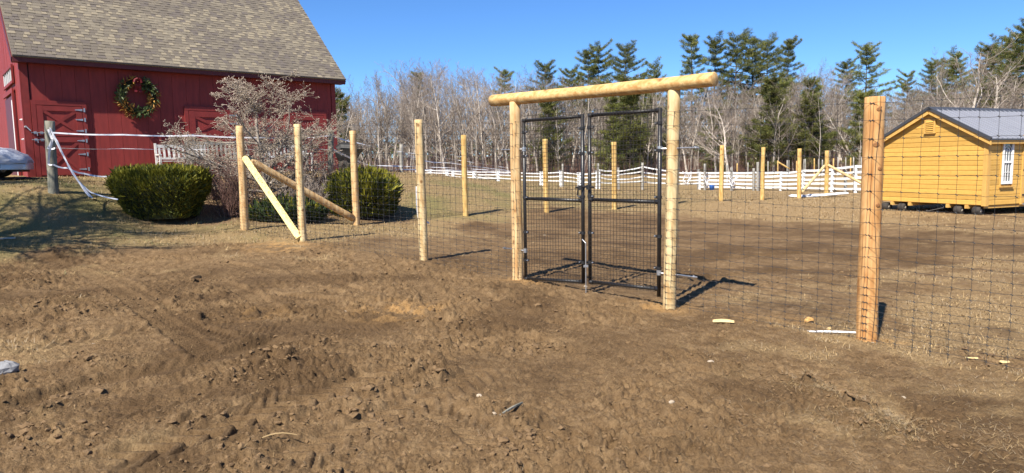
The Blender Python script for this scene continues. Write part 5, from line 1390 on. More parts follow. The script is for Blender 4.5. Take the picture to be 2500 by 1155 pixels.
# ---- twiggy shrubs
def shrub(px, py, Y, w_, h_, n_, mt, label, seed, name='bare_shrub'):
    b = PT(px, py, Y); b.z = gz(b.x, b.y); rs_ = random.Random(seed); t = Tree(seed)
    for i in range(n_):
        az = rs_.uniform(0, 6.28); tl = abs(rs_.gauss(0, .42)); d = V(math.cos(az) * tl, math.sin(az) * tl, 1).normalized()
        t.branch(V(math.cos(az), math.sin(az), 0) * rs_.uniform(0, .22 * w_) - V(0, 0, .1), d, h_ * rs_.uniform(.7, 1.1), .011, 0, [(6, .09, .02, 6, .45, 30, .2), (4, .14, .04, 4, .5, 32, .1), (2, .18, .03, 0, 0, 0, 0)])
    a, l = t.arr(); ex = np.percentile(np.abs(a[:, 3]), 99); a[:, [0, 1, 3, 4]] *= w_ / 2 / ex; a[:, 6:8] = np.maximum(a[:, 6:8], .0042)
    s = thing(name, label, 'shrub', tuple(b), 'leafless shrubs before the barn'); child('stems', segs_mesh('stems', a, mt, 3), s)
shrub(560, 492, 17.3, 1.35, 1.30, 46, M['twigred'], 'reddish leafless shrub between the left hedge and the corner post', 1)
shrub(520, 470, 18.6, 1.1, 1.3, 26, M['twigred'], 'thin arching leafless shrub behind the right side of the left hedge', 4)
shrub(745, 485, 18.2, 1.5, 1.05, 46, M['twig'], 'grey leafless shrub between the magnolia and the right-hand hedge', 2)
shrub(800, 470, 19.4, 1.2, 1.2, 34, M['twigred'], 'leafless shrub in front of the old mossy post', 3)

# ---- clipped evergreens
def hedge(px, py, Y, wx, wy, H, label, seed, taper=.72, ragged=.05, n_=26000, sp=(.05, .12), tipmix=.5, mats=None, name='clipped_hedge', cat='hedge', flat=.72, rz=0.0):
    b = PT(px, py, Y); b.y += wy * .45; b.x = px_of(px, b.y); b.z = gz(b.x, b.y)
    rs_ = np.random.default_rng(seed); e = thing(name, label, cat, tuple(b), 'evergreen shrubs before the barn'); e.rotation_euler.z = rz
    def shape(th, v):   # th angle, v 0..1 up the side, 1..2 across the top
        side = np.clip(v, 0, 1); topv = np.clip(v - 1, 0, 1)
        rad = (taper + (1 - taper) * sstep(0, .75, side)) * (1 - .10 * sstep(.8, 1, side)) * (1 - topv)
        wob = 1 + .07 * np.sin(th * 3 + seed) * (1 - topv) + .10 * (fbm(th * 2.3 + 50, v * 3 + seed, 3, seed) - .5)
        c = np.cos(th); s = np.sin(th); p = 4.0
        nrm = (np.abs(c) ** p + np.abs(s) ** p) ** (-1 / p)
        x = c * nrm * rad * wob * wx / 2; y = s * nrm * rad * wob * wy / 2
        z = H * (side * flat + (1 - flat) * (1 - (1 - topv) ** 2.2) + .05 * (fbm(x * 2 + 9, y * 2, 3, seed + 3) - .5))
        return x, y, z
    # solid dark core, added to stop light inside the foliage
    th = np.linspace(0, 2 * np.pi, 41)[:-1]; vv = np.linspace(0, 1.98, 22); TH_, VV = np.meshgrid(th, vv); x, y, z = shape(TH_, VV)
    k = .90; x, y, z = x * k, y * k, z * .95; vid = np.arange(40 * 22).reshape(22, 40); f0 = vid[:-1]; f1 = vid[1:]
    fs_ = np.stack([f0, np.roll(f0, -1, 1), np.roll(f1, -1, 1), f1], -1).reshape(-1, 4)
    child('light_stop_core', mesh_np('light_stop_core', np.stack([x, y, z], -1).reshape(-1, 3), fs_, M['yewcore'], True), e)
    th = rs_.uniform(0, 2 * np.pi, n_); v = rs_.uniform(0.0, 1.0, n_) ** .9 * 1.9; tv_ = v > 1; v[tv_] = 1 + (1 - np.sqrt(rs_.random(tv_.sum()))) * .97
    x, y, z = shape(th, v); x2, y2, z2 = shape(th + .03, v); x3, y3, z3 = shape(th, np.minimum(v + .03, 1.99))
    P0 = np.stack([x, y, z], 1); N_ = np.cross(np.stack([x2, y2, z2], 1) - P0, np.stack([x3, y3, z3], 1) - P0); N_ /= np.linalg.norm(N_, axis=1, keepdims=True) + 1e-9
    P0 = P0 - N_ * np.abs(rs_.normal(0, ragged, (n_, 1))) * 1.3 - N_ * .03
    D = N_ * .65 + np.array([[0, 0, .85]]) + rs_.normal(0, .34, (n_, 3)); D /= np.linalg.norm(D, axis=1, keepdims=True)
    L = rs_.uniform(sp[0], sp[1], (n_, 1)) * (1 + 1.1 * (rs_.random((n_, 1)) < .05)); E = np.cross(D, rs_.normal(0, 1, (n_, 3))); E /= np.linalg.norm(E, axis=1, keepdims=True); wv = L * rs_.uniform(.05, .12, (n_, 1))
    vs_ = np.stack([P0 - E * wv * .6, P0 + E * wv * .6, P0 + D * L * .6 + E * wv, P0 + D * L, P0 + D * L * .6 - E * wv], 1).reshape(-1, 3)
    bi = np.arange(n_)[:, None] * 5; fs_ = np.stack([np.concatenate([bi, bi + 1, bi + 2], 1), np.concatenate([bi, bi + 2, bi + 4], 1), np.concatenate([bi + 4, bi + 2, bi + 3], 1)], 1).reshape(-1, 3)
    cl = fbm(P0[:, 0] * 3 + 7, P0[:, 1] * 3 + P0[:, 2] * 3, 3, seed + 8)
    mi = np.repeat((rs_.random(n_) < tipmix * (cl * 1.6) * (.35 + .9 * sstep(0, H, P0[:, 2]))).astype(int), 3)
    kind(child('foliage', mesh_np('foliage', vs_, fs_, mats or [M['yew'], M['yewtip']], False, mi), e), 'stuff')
hedge(390, 541, 15.95, 2.12, 1.6, 1.22, 'dense clipped green yew hedge, the left one, narrow at its foot', 11, taper=.70, n_=60000, sp=(.04, .095), tipmix=.85, flat=.93)
hedge(882, 534, 18.2, 1.92, 1.5, 1.22, 'shaggy green yew hedge, the right one, behind the wire fence', 12, taper=.85, ragged=.09, n_=44000, sp=(.06, .15), tipmix=.95, flat=.74)
hedge(690, 524, 16.9, 1.9, 1.0, .50, 'low spreading juniper between the two hedges', 13, taper=.95, ragged=.09, n_=15000, sp=(.06, .15), tipmix=.4, mats=[M['juniper'], M['yewtip']], name='low_juniper', cat='shrub', flat=.45)
#@@PART4
# ================================================================== old posts and white electric-fence tape
def simple_post(px, by, ty, Y, r, mt, label, grp=None, name='fence_post', tx=None, sides=12, cat='fence post', seed=0):
    b = PT(px, by, Y); t = PT(tx or px - (CX - px) * .0, ty, Y); b = V(b.x, b.y, gz(b.x, b.y)); t = V(t.x, t.y, t.z)
    return tag(obj(name, log_mesh(name, b, t, r, M[mt], sides=sides, rings=7, seed=seed, below=.3, taper=.97, chip=.06), None, tuple(b)), label, cat, grp), b, t
_, ob, ot = simple_post(131, 467, 296, 16.2, .105, 'oldpost', 'old grey weathered post on the lawn, tangled with white tape', tx=121, seed=5)
_, mb_, mt_ = simple_post(806, 445, 317, 20.5, .085, 'oldpost', 'mossy old post before the right corner of the barn', tx=808, seed=6)
_, g1b, g1t = simple_post(981, 424, 352, 29.5, .085, 'greypost', 'lone grey post carrying white tape behind the right-hand hedge', tx=980, seed=7)
def tape(pts, label, wd=.035, sag=.0, grp='white electric fence tapes', seed=1, mt='tape'):
    P3 = [PT(*p) for p in pts]; rs_ = random.Random(seed); m_ = MB(); L = []
    for a, b in zip(P3[:-1], P3[1:]):
        k = max(3, int((b - a).length / .25))
        for i in range(k): u = i / k; L.append(a.lerp(b, u) - up * sag * math.sin(u * math.pi))
    L.append(P3[-1]); tw = rs_.uniform(0, 3); vs_ = []; fs_ = []
    for i, p in enumerate(L):
        d = (L[min(i + 1, len(L) - 1)] - L[max(i - 1, 0)]).normalized(); s_ = d.cross(V(0, 1, 0)).normalized(); n_ = s_.cross(d)
        t = tw + .55 * math.sin(i * .23 + tw) + .25 * math.sin(i * .9); c_ = (s_ * math.cos(t * .6) + n_ * math.sin(t * .6)) * wd / 2; e_ = d.cross(c_).normalized() * .0022
        vs_ += [p - c_ - e_, p + c_ - e_, p + c_ + e_, p - c_ + e_]
    for i in range(len(L) - 1):
        for k in range(4): fs_.append([i * 4 + k, i * 4 + (k + 1) % 4, i * 4 + 4 + (k + 1) % 4, i * 4 + 4 + k])
    m_.add(vs_, fs_); o = obj('fence_tape', m_.mesh('fence_tape', M[mt]), None, tuple(P3[0])); return tag(o, label, 'fence tape', grp)
tape([(126, 324, 16.1), (300, 329, 17.2), (480, 331, 18.4), (640, 336, 19.4), (720, 336, 20), (806, 331, 20.4)], 'top white tape running in front of the barn wall', .038, .02, seed=1)
tape([(128, 361, 16.1), (300, 363, 17.2), (560, 364, 18.8), (806, 365, 20.4)], 'second white tape running in front of the barn wall', .03, .02, seed=2)
tape([(130, 402, 16.1), (165, 410, 16.3), (205, 424, 16.6), (268, 431, 17.0)], 'lowest slack white tape between the old post and the left hedge', .04, .03, seed=3)
for i, pts in enumerate([[(124, 318, 16.0), (146, 362, 15.9), (178, 425, 15.8), (226, 484, 15.75)], [(126, 322, 16.0), (150, 372, 15.95), (190, 440, 15.9), (222, 470, 15.85), (288, 487, 15.9)], [(122, 312, 16.0), (140, 345, 15.9), (165, 400, 15.85), (200, 456, 15.8), (219, 480, 15.75)], [(130, 330, 16.0), (120, 372, 15.95), (118, 400, 16), (128, 402, 16)], [(118, 316, 15.98), (128, 340, 15.98), (117, 362, 15.98), (134, 362, 15.98)]]):
    tape(pts, ['left strand of the loose tape bundle falling to the lawn', 'loose tape strand trailing on the lawn to the left hedge', 'thin strand inside the loose tape bundle at the old post', 'tape loop hanging close along the old weathered post', 'tape wound round the top of the old weathered post'][i], .030 if i < 3 else .045, .02, seed=10 + i)
tape([(808, 330, 20.4), (865, 347, 23), (981, 371, 29.4)], 'upper white tape sloping from the mossy post to the lone grey post', .05, .03, seed=20)
tape([(808, 362, 20.4), (880, 396, 23.0), (916, 406, 26)], 'middle white tape sloping down from the mossy post behind the hedge', .055, .02, seed=21)
tape([(808, 401, 20.4), (850, 417, 21.3)], 'short lowest white tape at the mossy post', .05, .01, seed=22)
tape([(981, 371, 29.4), (1035, 378, 33), (1125, 392, 38), (1240, 410, 46)], 'top white tape leaving the lone grey post to the right', .05, .0, seed=23)
tape([(981, 372, 29.4), (1060, 398, 34), (1130, 391, 38)], 'sagging white tape below the top one, right of the lone grey post', .035, .03, seed=24)
tape([(981, 373, 29.4), (1020, 392, 32), (1100, 398, 37), (1240, 416, 46)], 'slack double tape crossing behind the far post left of the gate', .035, .02, seed=25)
tape([(905, 404, 25.5), (981, 406, 29.4), (1100, 410, 37), (1245, 418, 48)], 'level white tape over the right-hand hedge top', .06, .0, seed=26)
tape([(965, 414, 28.5), (1100, 415, 37), (1245, 424, 48)], 'lower level white tape right of the right-hand hedge', .06, .0, seed=27)
tape([(1017, 455, 11.6), (1018, 500, 11.6), (1021, 530, 11.62), (1048, 545, 11.9)], 'white tape end dangling beside the lone pale post', .03, .0, seed=28)

# ================================================================== white rail fences of the paddock
def rail_fence(label, plist, rails, pw=.11, rw=.10, rt=.03, loose=.0, seed=0, pmat='white', rmat='white'):
    """plist: (px, base y, top y, distance); rails: list of [(px,y) ...] relative rows as fractions of post height"""
    rs_ = random.Random(seed); B = [PT(px, by, Y) for px, by, ty, Y in plist]; T = [PT(px, ty, Y) for px, by, ty, Y in plist]
    f_ = thing('rail_fence', label, 'fence', (B[0].x, B[0].y, gz(B[0].x, B[0].y)), 'paddock fences')
    for b, t in zip(B, T):
        z0 = gz(b.x, b.y); m_ = MB(); ht_ = max(t.z, z0 + .6); w2 = pw / 2; tilt = rs_.uniform(-.03, .03)
        m_.box(V(b.x - w2, b.y - w2, z0 - .2), V(pw, 0, 0), V(0, pw, 0), V(tilt, 0, ht_ - z0 + .2)); m_.box(V(b.x - w2 * 1.25 + tilt, b.y - w2 * 1.25, ht_), V(pw * 1.25, 0, 0), V(0, pw * 1.25, 0), V(0, 0, .03)); obj('post', m_.mesh('post', M[pmat]), f_)
    for k in range(len(B) - 1):
        for r_ in rails:
            za = gz(B[k].x, B[k].y); zb = gz(B[k + 1].x, B[k + 1].y); a = V(B[k].x, B[k].y - pw * .62, za + (T[k].z - za) * r_ + rs_.uniform(-1, 1) * loose); b = V(B[k + 1].x, B[k + 1].y - pw * .62, zb + (T[k + 1].z - zb) * r_ + rs_.uniform(-1, 1) * loose)
            m_ = MB(); n_ = 6; sg_ = rs_.uniform(.3, 1) * loose
            for i in range(n_):
                p = a.lerp(b, i / n_) - up * sg_ * math.sin(math.pi * i / n_); q = a.lerp(b, (i + 1) / n_) - up * sg_ * math.sin(math.pi * (i + 1) / n_); m_.bar(p, q, rt, rw)
            obj('rail', m_.mesh('rail', M[rmat]), f_)
    return f_
rail_fence('low white fence with short posts left of the gate frame', [(1020, 430, 414, 58), (1050, 432, 414, 58), (1092, 437, 415, 58), (1107, 439, 416, 56), (1158, 442, 418, 54), (1217, 446, 417, 52), (1265, 450, 418, 49), (1322, 457, 420, 47), (1371, 457, 417, 46), (1415, 456, 422, 45.5), (1459, 461, 418, 44.5)], [.40, .66, .90], pw=.26, rw=.07, loose=.02, seed=3)
rail_fence('sagging thin white rails between the gate frame and the bent wires', [(1461, 461, 405, 44.6), (1510, 460, 410, 44.6), (1568, 460, 398, 44.6), (1640, 460, 412, 44.2), (1705, 460, 414, 43.8)], [.30, .48, .66, .84], pw=.12, rw=.075, rt=.03, loose=.05, seed=4, pmat='greypost')
rail_fence('tall white plank fence with five rows before the far posts', [(1708, 458, 421, 43.5), (1786, 462, 421, 42), (1850, 462, 421, 41), (1905, 464, 420, 40), (1960, 466, 416, 38.8), (2030, 469, 411, 37.2), (2088, 474, 405, 35.6), (2150, 478, 402, 34.6), (2230, 482, 398, 33.6)], [.16, .36, .56, .78, .97], pw=.12, rw=.115, rt=.03, loose=.025, seed=5)
# white field gate leaning in the low fence, brown gate
rail_fence('narrow brown slatted gate in the low white fence', [(1163, 441, 421, 53.6), (1186, 442, 421, 53.2), (1211, 444, 421, 52.6)], [.15, .35, .55, .78], pw=.07, rw=.09, rt=.03, seed=8, pmat='greypost', rmat='greypost')
# grey posts standing in the paddock
for i, (px, by, ty, Y, lab) in enumerate([(1374, 460, 400, 44.4, 'grey paddock post seen through the left gate leaf'), (1460, 465, 399, 43.0, 'grey paddock post near the middle of the gate'), (1569, 462, 398, 44, 'grey paddock post seen through the right part of the gate'),
                                         (1721, 458, 400, 42.6, 'grey paddock post with white wires, first right of the gate'), (1786, 463, 409, 41.2, 'grey paddock post wound with white wire, second right of the gate'), (1850, 458, 396, 40.5, 'grey paddock post left of the second golden post'), (1840, 456, 411, 40.8, 'short grey post leaning by the plank fence'), (2064, 470, 415, 36.5, 'grey post behind the right far brace'), (1775, 440, 403, 47, 'small grey post behind the plank fence left end')]):
    simple_post(px, by, ty, Y, .075, 'greypost', lab, 'grey posts in the paddock', seed=60 + i)
for i, (px, by, ty) in enumerate([(1747, 418, 405), (1800, 416, 399), (1826, 416, 397), (1875, 412, 394), (1899, 412, 392), (1922, 411, 391), (1926, 411, 391), (1945, 411, 393), (1963, 410, 389), (1966, 410, 388), (1988, 410, 387), (1999, 409, 388), (2008, 409, 390), (2035, 407, 387), (2046, 406, 384), (2065, 406, 384), (2077, 405, 385), (2084, 405, 383), (2103, 404, 383)]):
    Y = 62; b = PT(px, by + 8, Y); t = PT(px, ty, Y); z0 = gz(b.x, Y)
    o = obj('thin_post', log_mesh('thin_post', V(b.x, Y, z0), V(t.x, Y, max(t.z, z0 + 1.0)), .06, M['gold' if i % 3 == 1 else 'greypost'], sides=8, rings=4, seed=i), None, (b.x, Y, z0)); tag(o, ('golden ' if i % 3 == 1 else 'grey ') + 'thin distant post, number %d from the left in the row before the wood' % (i + 1), 'fence post', 'row of thin posts before the wood')
o = obj('fence_brace', log_mesh('fence_brace', PT(1920, 408, 62), PT(1900, 396, 62), .08, M['gold'], sides=8, rings=4), None); tag(o, 'short thin distant brace in the row of posts before the wood', 'brace')
# loose white wire hoops on two paddock posts
def scribble(px, py, Y, w_, h_, label, seed, n_=5):
    rs_ = random.Random(seed); m_ = MB(); c = PT(px, py, Y)
    for k in range(n_):
        pts = [c + V(rs_.uniform(-w_, w_) * (1 - .3 * j), rs_.uniform(-.2, .2), h_ * (1 - j / 4 * 2) + rs_.uniform(-.08, .08)) for j in range(5)]
        sm = []
        for a, b_, c_ in zip(pts[:-2], pts[1:-1], pts[2:]):
            for u in (0, .33, .66): sm.append((a + b_) / 2 * (1 - u) ** 2 + b_ * 2 * u * (1 - u) + (b_ + c_) / 2 * u * u)
        m_.tube(sm, .018, 5)
    tag(obj('wire_tangle', m_.mesh('wire_tangle', M['tape'], True), None, tuple(c)), label, 'wire')
scribble(1676, 438, 43.5, .7, .6, 'tangle of white wire right of the right gate post', 3, 6)
scribble(1725, 443, 42.4, .35, .5, 'tangle of white wire at the first grey post right of the gate', 4, 5)
scribble(1789, 447, 41, .45, .5, 'tangle of white wire at the second grey post', 5, 6)
# blue bucket
bp = PT(1738, 451, 42.5); bp.z = gz(bp.x, bp.y)
bk = thing('bucket', 'small blue bucket under the plank fence', 'bucket', tuple(bp)); m_ = MB(); m_.lathe(bp, up, [(0, 0), (0, .13), (.28, .17), (.30, .18), (.30, .165), (.05, .12)], 16); obj('tub', m_.mesh('tub', M['blue'], True), bk)
m_ = MB(); m_.tube([bp + V(.17 * math.cos(t), 0, .28 + .16 * math.sin(t)) for t in np.linspace(0, math.pi, 9)], .006, 5); obj('handle', m_.mesh('handle', M['steel']), bk)
# pile of white panels lying by the far corner
pc_ = [(1930, 465, 34.2, 1.5), (1975, 467, 33.6, 1.6), (2020, 470, 33.2, 1.3)]
for i, (px, py, Y, L_) in enumerate(pc_):
    p = PT(px, py, Y); z0 = gz(p.x, p.y); m_ = MB(); a = R([-8, 4, 12][i]); d = V(math.cos(a), math.sin(a), .05 * (i - 1)); m_.box(V(p.x, p.y, z0 + .02 + .04 * i), d * L_ * .9, V(-math.sin(a), math.cos(a), .03) * .35, V(0, 0, .05)); m_.box(V(p.x + .1, p.y + .1, z0 + .08 + .03 * i), d * L_ * .6, V(-math.sin(a), math.cos(a), .0) * .2, V(0, 0, .04))
    tag(obj('white_panel', m_.mesh('white_panel', M['snow']), None, (p.x, p.y, z0)), ['left one of the white panels lying by the far braces', 'middle one of the white panels lying by the far braces', 'right one of the white panels lying by the far corner post'][i], 'panel', 'white panels on the ground')

# ================================================================== black dump cart behind the barn corner
kc = PT(852, 408, 25.5); kc.z = gz(kc.x, kc.y)
ct = thing('dump_cart', 'black plastic dump cart beside the barn corner behind a log post', 'cart', tuple(kc))
def ring(z, x0, x1, wy_): return [kc + V(x0, -wy_, z), kc + V(x1, -wy_, z), kc + V(x1, wy_, z), kc + V(x0, wy_, z)]
zt = PT(852, 362, 25.5).z - kc.z
secs = [ring(zt * .38, -.30, .18, .22), ring(zt * .62, -.38, .30, .30), ring(zt * .86, -.42, .40, .34), ring(zt * .95, -.30, .52, .36), ring(zt * .93, -.28, .48, .33), ring(zt * .5, -.2, .12, .2)]
m_ = MB(); vs_ = [p for s_ in secs for p in s_]; fs_ = [[0, 3, 2, 1], [20, 21, 22, 23]]
for i in range(5):
    for k in range(4): fs_.append([i * 4 + k, i * 4 + (k + 1) % 4, i * 4 + 4 + (k + 1) % 4, i * 4 + 4 + k])
m_.add(vs_, fs_); m_.tube([kc + V(-.32, 0, zt * .9), kc + V(-.2, 0, zt * 1.02), kc + V(.12, 0, zt * .99)], .22, 10); obj('tub', m_.mesh('tub', M['tub']), ct)
for sg_ in (-1, 1):
    m_ = MB(); m_.lathe(kc + V(-.1, sg_ * .3 - .04, .2), V(0, 1, 0), [(0, .06), (0, .17), (.02, .2), (.06, .2), (.08, .17), (.08, .06)], 18); obj('wheel', m_.mesh('wheel', M['rubber'], True), ct)
m_ = MB(); m_.tube([kc + V(.1, 0, .3), kc + V(.5, 0, .35), kc + V(.75, 0, .75)], .02, 8); m_.tube([kc + V(-.1, -.3, .2), kc + V(-.1, .3, .2)], .02, 8); m_.box(kc + V(-.3, -.15, .22), V(.5, 0, 0), V(0, .3, 0), V(0, 0, zt * .38 - .2)); obj('undercarriage', m_.mesh('undercarriage', M['darkmetal']), ct)

# ================================================================== bits on the ground
def chip(px, py, L_, wd, th, ang_, mt, label, name='wood_offcut', cat='wood offcut', bend=.0, grp='wood scraps by the fence'):
    p = GP(px, py); z0 = sz1(p.x, p.y); d = V(math.cos(ang_), math.sin(ang_), 0); s_ = V(-d.y, d.x, 0); rs_ = random.Random(int(px)); m_ = MB(); n_ = 5; vs_ = []; fs_ = []
    for i in range(n_ + 1):
        u = i / n_; w2 = wd / 2 * (1 - .55 * abs(2 * u - 1) ** 3) * rs_.uniform(.85, 1.1); c = V(p.x, p.y, z0 + .012 + bend * math.sin(u * math.pi)) + d * L_ * (u - .5)
        vs_ += [c - s_ * w2, c + s_ * w2, c + s_ * w2 * .8 + up * th, c - s_ * w2 * .8 + up * th]
    for i in range(n_):
        for k in range(4): fs_.append([i * 4 + k, i * 4 + (k + 1) % 4, i * 4 + 4 + (k + 1) % 4, i * 4 + 4 + k])
    fs_ += [[3, 2, 1, 0], [n_ * 4 + k for k in range(4)]]
    m_.add(vs_, fs_); tag(obj(name, m_.mesh(name, M[mt]), None, (p.x, p.y, z0)), label, cat, grp)
chip(1766, 789, .22, .075, .02, R(-12), 'shortwood', 'pale yellow wood offcut on the ground right of the gate', bend=.01)
chip(1976, 789, .12, .06, .03, R(25), 'orangechip', 'small orange wood chip left of the thick orange post', bend=.02)
chip(2031, 816, .48, .028, .012, R(-9), 'snow', 'long thin whitish wood sliver at the foot of the thick post', bend=.005)
chip(2024, 806, .05, .045, .015, R(40), 'shortwood', 'tiny pale chip above the long whitish sliver')
chip(2452, 889, .08, .05, .012, R(-5), 'shortwood', 'flat pale chip by the net at the right edge')
chip(2372, 877, .10, .02, .01, R(-15), 'shortwood', 'thin pale sliver by the dark hole near the right edge')
chip(684, 1088, .20, .006, .005, R(10), 'straw', 'curved pale straw stick on the bare mud in front', name='stick', cat='stick', bend=.02, grp=None)
chip(478, 682, .18, .08, .04, R(60), 'mud', 'upturned flap of mud left of centre', name='mud_flap', cat='mud clod', bend=.02, grp=None)
chip(228, 487, .30, .05, .02, R(-35), 'shortwood', 'pale stick on the lawn at the end of the tape bundle', name='stick', cat='stick', grp=None)
chip(1248, 1000, .30, .016, .012, R(58), 'oldpost', 'dark thin strip laid along a crack in the mud at front centre', name='stick', cat='stick', bend=.008, grp=None)  # dark strip, added to stand for a mud ridge crack
chip(12, 585, .35, .05, .03, R(25), 'greypost', 'pale weathered branch piece on the lawn at the left edge', name='stick', cat='stick', grp=None)
def stone(px, py, r_, fl, mt, label, seed, grp='loose stones', name='stone', dx=0):
    p = GP(px, py); p.x += dx; z0 = sz1(p.x, p.y); rs_ = np.random.default_rng(seed); th = np.linspace(0, 2 * np.pi, 13)[:-1]; ph = np.linspace(-1.4, 1.4, 7); T_h, P_h = np.meshgrid(th, ph)
    q = 1 + .5 * (fbm(T_h * 1.3 + seed, P_h * 1.7, 3, seed) - .5); x = r_ * np.cos(P_h) * np.cos(T_h) * q + p.x; y = r_ * np.cos(P_h) * np.sin(T_h) * q * .8 + p.y; z = r_ * fl * np.sin(P_h) * q + z0 + r_ * fl * .35
    vid = np.arange(84).reshape(7, 12); f0 = vid[:-1]; f1 = vid[1:]; fs_ = np.stack([f0, np.roll(f0, -1, 1), np.roll(f1, -1, 1), f1], -1).reshape(-1, 4).tolist() + [list(range(12))[::-1], list(range(72, 84))]
    tag(obj(name, mesh_np(name, np.stack([x, y, z], -1).reshape(-1, 3), fs_, M[mt], False), None, (p.x, p.y, z0)), label, 'stone', grp)
stone(8, 912, .13, .55, 'stone', 'large grey stone at the left picture edge', 3)
for i, (px, py, r_, lab) in enumerate([(842, 758, .025, 'small white stone in the mud left of the gate'), (1170, 966, .022, 'white pebble on the bare mud front centre'), (1735, 890, .03, 'pale stone in the mud below the yellow offcut'), (228, 836, .022, 'white pebble at the left, above the lug track'), (1640, 990, .02, 'small pale pebble right of front centre'), (2130, 838, .018, 'pebble at the foot of the thick post'), (1430, 700, .03, 'pale stone lying under the gate'), (1205, 1010, .018, 'tiny pebble near the dark strip'), (2205, 970, .02, 'pale pebble right of the straw clumps'), (1330, 575, .03, 'pale stone inside the pen behind the gate')]): stone(px, py, r_, .6, 'palestone', lab, 20 + i)

# clods, straw and grass
N0 = 34000; rs = np.random.default_rng(99)
rad = 3.2 * np.exp(rs.uniform(0, 1.45, N0)); an = rs.uniform(-.80, .80, N0); x = rad * np.sin(an); y = rad * np.cos(an)
d_, g_, w_ = zones(x, y); dens = sstep(.42, .66, fbm(x * .9, y * .9, 3, 21)); pk = np.zeros(N0)
for px, py, pr, ph in piles: pk = np.maximum(pk, np.exp(-((x - px) ** 2 + (y - py) ** 2) / (pr * pr * 1.3)))
keep = rs.random(N0) < np.clip((.10 + .75 * dens) * (1 - .8 * d_) + pk * .7, 0, 1); x, y, pk = x[keep], y[keep], pk[keep]; m = len(x)
zc = surf(x, y); size = .0042 * np.exp(rs.normal(0, .5, m)) * (1 + 1.5 * pk) * (.7 + .10 * np.hypot(x, y)); size = np.minimum(size, .032)
ico = np.array([[0, 0, 1], [.89, 0, .45], [.28, .85, .45], [-.72, .53, .45], [-.72, -.53, .45], [.28, -.85, .45], [.72, .53, -.45], [-.28, .85, -.45], [-.89, 0, -.45], [-.28, -.85, -.45], [.72, -.53, -.45], [0, 0, -1]])
icf = np.array([[0, 1, 2], [0, 2, 3], [0, 3, 4], [0, 4, 5], [0, 5, 1], [1, 6, 2], [2, 7, 3], [3, 8, 4], [4, 9, 5], [5, 10, 1], [6, 7, 2], [7, 8, 3], [8, 9, 4], [9, 10, 5], [10, 6, 1]])
vs_ = ico[None] * size[:, None, None] * rs.uniform(.55, 1.35, (m, 12, 1)) * np.stack([rs.uniform(.8, 1.5, m), rs.uniform(.8, 1.5, m), rs.uniform(.5, .95, m)], 1)[:, None]
t = rs.uniform(0, 6.28, m); c, s_ = np.cos(t)[:, None], np.sin(t)[:, None]; vx = vs_[..., 0] * c - vs_[..., 1] * s_; vy = vs_[..., 0] * s_ + vs_[..., 1] * c
vs_ = np.stack([vx + x[:, None], vy + y[:, None], vs_[..., 2] + (zc + size * .05)[:, None]], -1); fs_ = (icf[None] + np.arange(m)[:, None, None] * 12).reshape(-1, 3)
kind(tag(obj('mud_clods', mesh_np('mud_clods', vs_.reshape(-1, 3), fs_, M['mud'], False)), 'crumbled brown mud clods scattered over the churned ground', 'mud clods'), 'stuff')

def blades(name, label, x, y, L, lean, wd, mats, cat, mi=None, flat=False):
    n_ = len(x); z = surf(x, y); az = rs.uniform(0, 6.28, n_); L = L[:, None]; ln = lean[:, None]
    D = np.stack([np.cos(az), np.sin(az)], 1); S_ = np.stack([-D[:, 1], D[:, 0], np.zeros(n_)], 1) * wd[:, None]
    P0 = np.stack([x, y, z - .004 + (.01 if flat else 0)], 1); H = np.concatenate([D * ln, np.sqrt(np.maximum(1 - ln ** 2, .0004))], 1)
    mid = P0 + H * L * .55 + S_ * 0; tip = P0 + np.concatenate([D * ln * 1.25, np.sqrt(np.maximum(1 - ln ** 2, .0004)) * .8], 1) * L
    vs_ = np.stack([P0 - S_, P0 + S_, mid + S_ * .8, tip, mid - S_ * .8], 1).reshape(-1, 3); b = np.arange(n_)[:, None] * 5
    fs_ = np.stack([np.concatenate([b, b + 1, b + 2], 1), np.concatenate([b, b + 2, b + 4], 1), np.concatenate([b + 4, b + 2, b + 3], 1)], 1).reshape(-1, 3)
    kind(tag(obj(name, mesh_np(name, vs_, fs_, mats, False, None if mi is None else np.repeat(mi, 3))), label, cat), 'stuff')
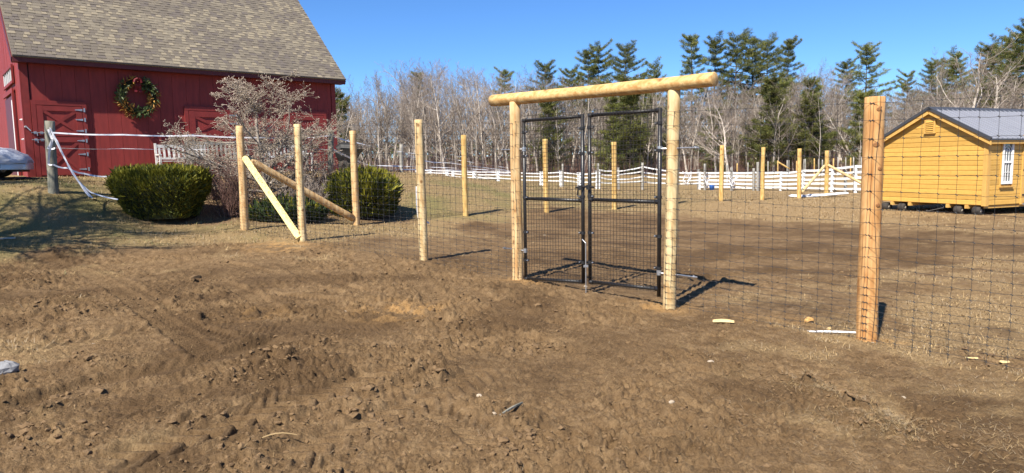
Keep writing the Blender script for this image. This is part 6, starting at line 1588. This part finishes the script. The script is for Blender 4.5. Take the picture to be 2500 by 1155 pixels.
# lawn and field grass
N0 = 300000; rad = 6 * np.exp(rs.uniform(0, 1.95, N0)); an = rs.uniform(-.78, .72, N0); x = rad * np.sin(an); y = rad * np.cos(an)
d_, g_, w_ = zones(x, y); tuft = fbm(x * 3, y * 3, 3, 7); inb = ((x - BA.x) * bn.x + (y - BA.y) * bn.y) > .1
keep = (rs.random(N0) < (d_ ** 1.5) * (.15 + 1.1 * sstep(.35, .65, tuft)) * 1.1) & (inb | (x > BB.x)) & ~((x < BA.x + .4) & (y > 17.2)); x, y, g_ = x[keep], y[keep], g_[keep]; r_ = np.hypot(x, y); m = len(x); print('blades', m)
L = .035 * np.exp(rs.normal(0, .45, m)) * (.8 + .035 * r_) * np.where(x < -3, 1.1, .8); wd = rs.uniform(.0016, .0032, m) * (.6 + .09 * r_)
mi = np.where(rs.random(m) < g_ * .55, 2, (rs.random(m) < .4).astype(int))
blades('dry_grass', 'short dry winter grass covering the lawn and field', x, y, L, rs.uniform(.45, .97, m), wd, [M['straw'], M['straw2'], M['grassgreen']], 'grass', mi)
# straw lying on the mud
N0 = 60000; rad = 3.2 * np.exp(rs.uniform(0, 1.5, N0)); an = rs.uniform(-.78, .78, N0); x = rad * np.sin(an); y = rad * np.cos(an); d_, g_, w_ = zones(x, y)
keep = rs.random(N0) < .06 + .8 * d_ + .22 * (x > 1.6); x, y = x[keep], y[keep]
for px, py, n_, s_ in [(2180, 1040, 900, .10), (2150, 1010, 500, .09), (1960, 945, 420, .09), (2020, 960, 260, .07), (2130, 1010, 200, .2), (2430, 1090, 140, .12), (2420, 1050, 120, .10), (2110, 990, 160, .1)]:
    p = GP(px, py); x = np.concatenate([x, rs.normal(p.x, s_, n_)]); y = np.concatenate([y, rs.normal(p.y, s_, n_)])
m = len(x); blades('loose_straw', 'loose dry straw lying flat on the churned ground', x, y, rs.uniform(.02, .075, m), rs.uniform(.90, .999, m), rs.uniform(.0006, .0013, m) * (.7 + .07 * np.hypot(x, y)), [M['straw'], M['straw2']], 'straw', (rs.random(m) < .5).astype(int), True)
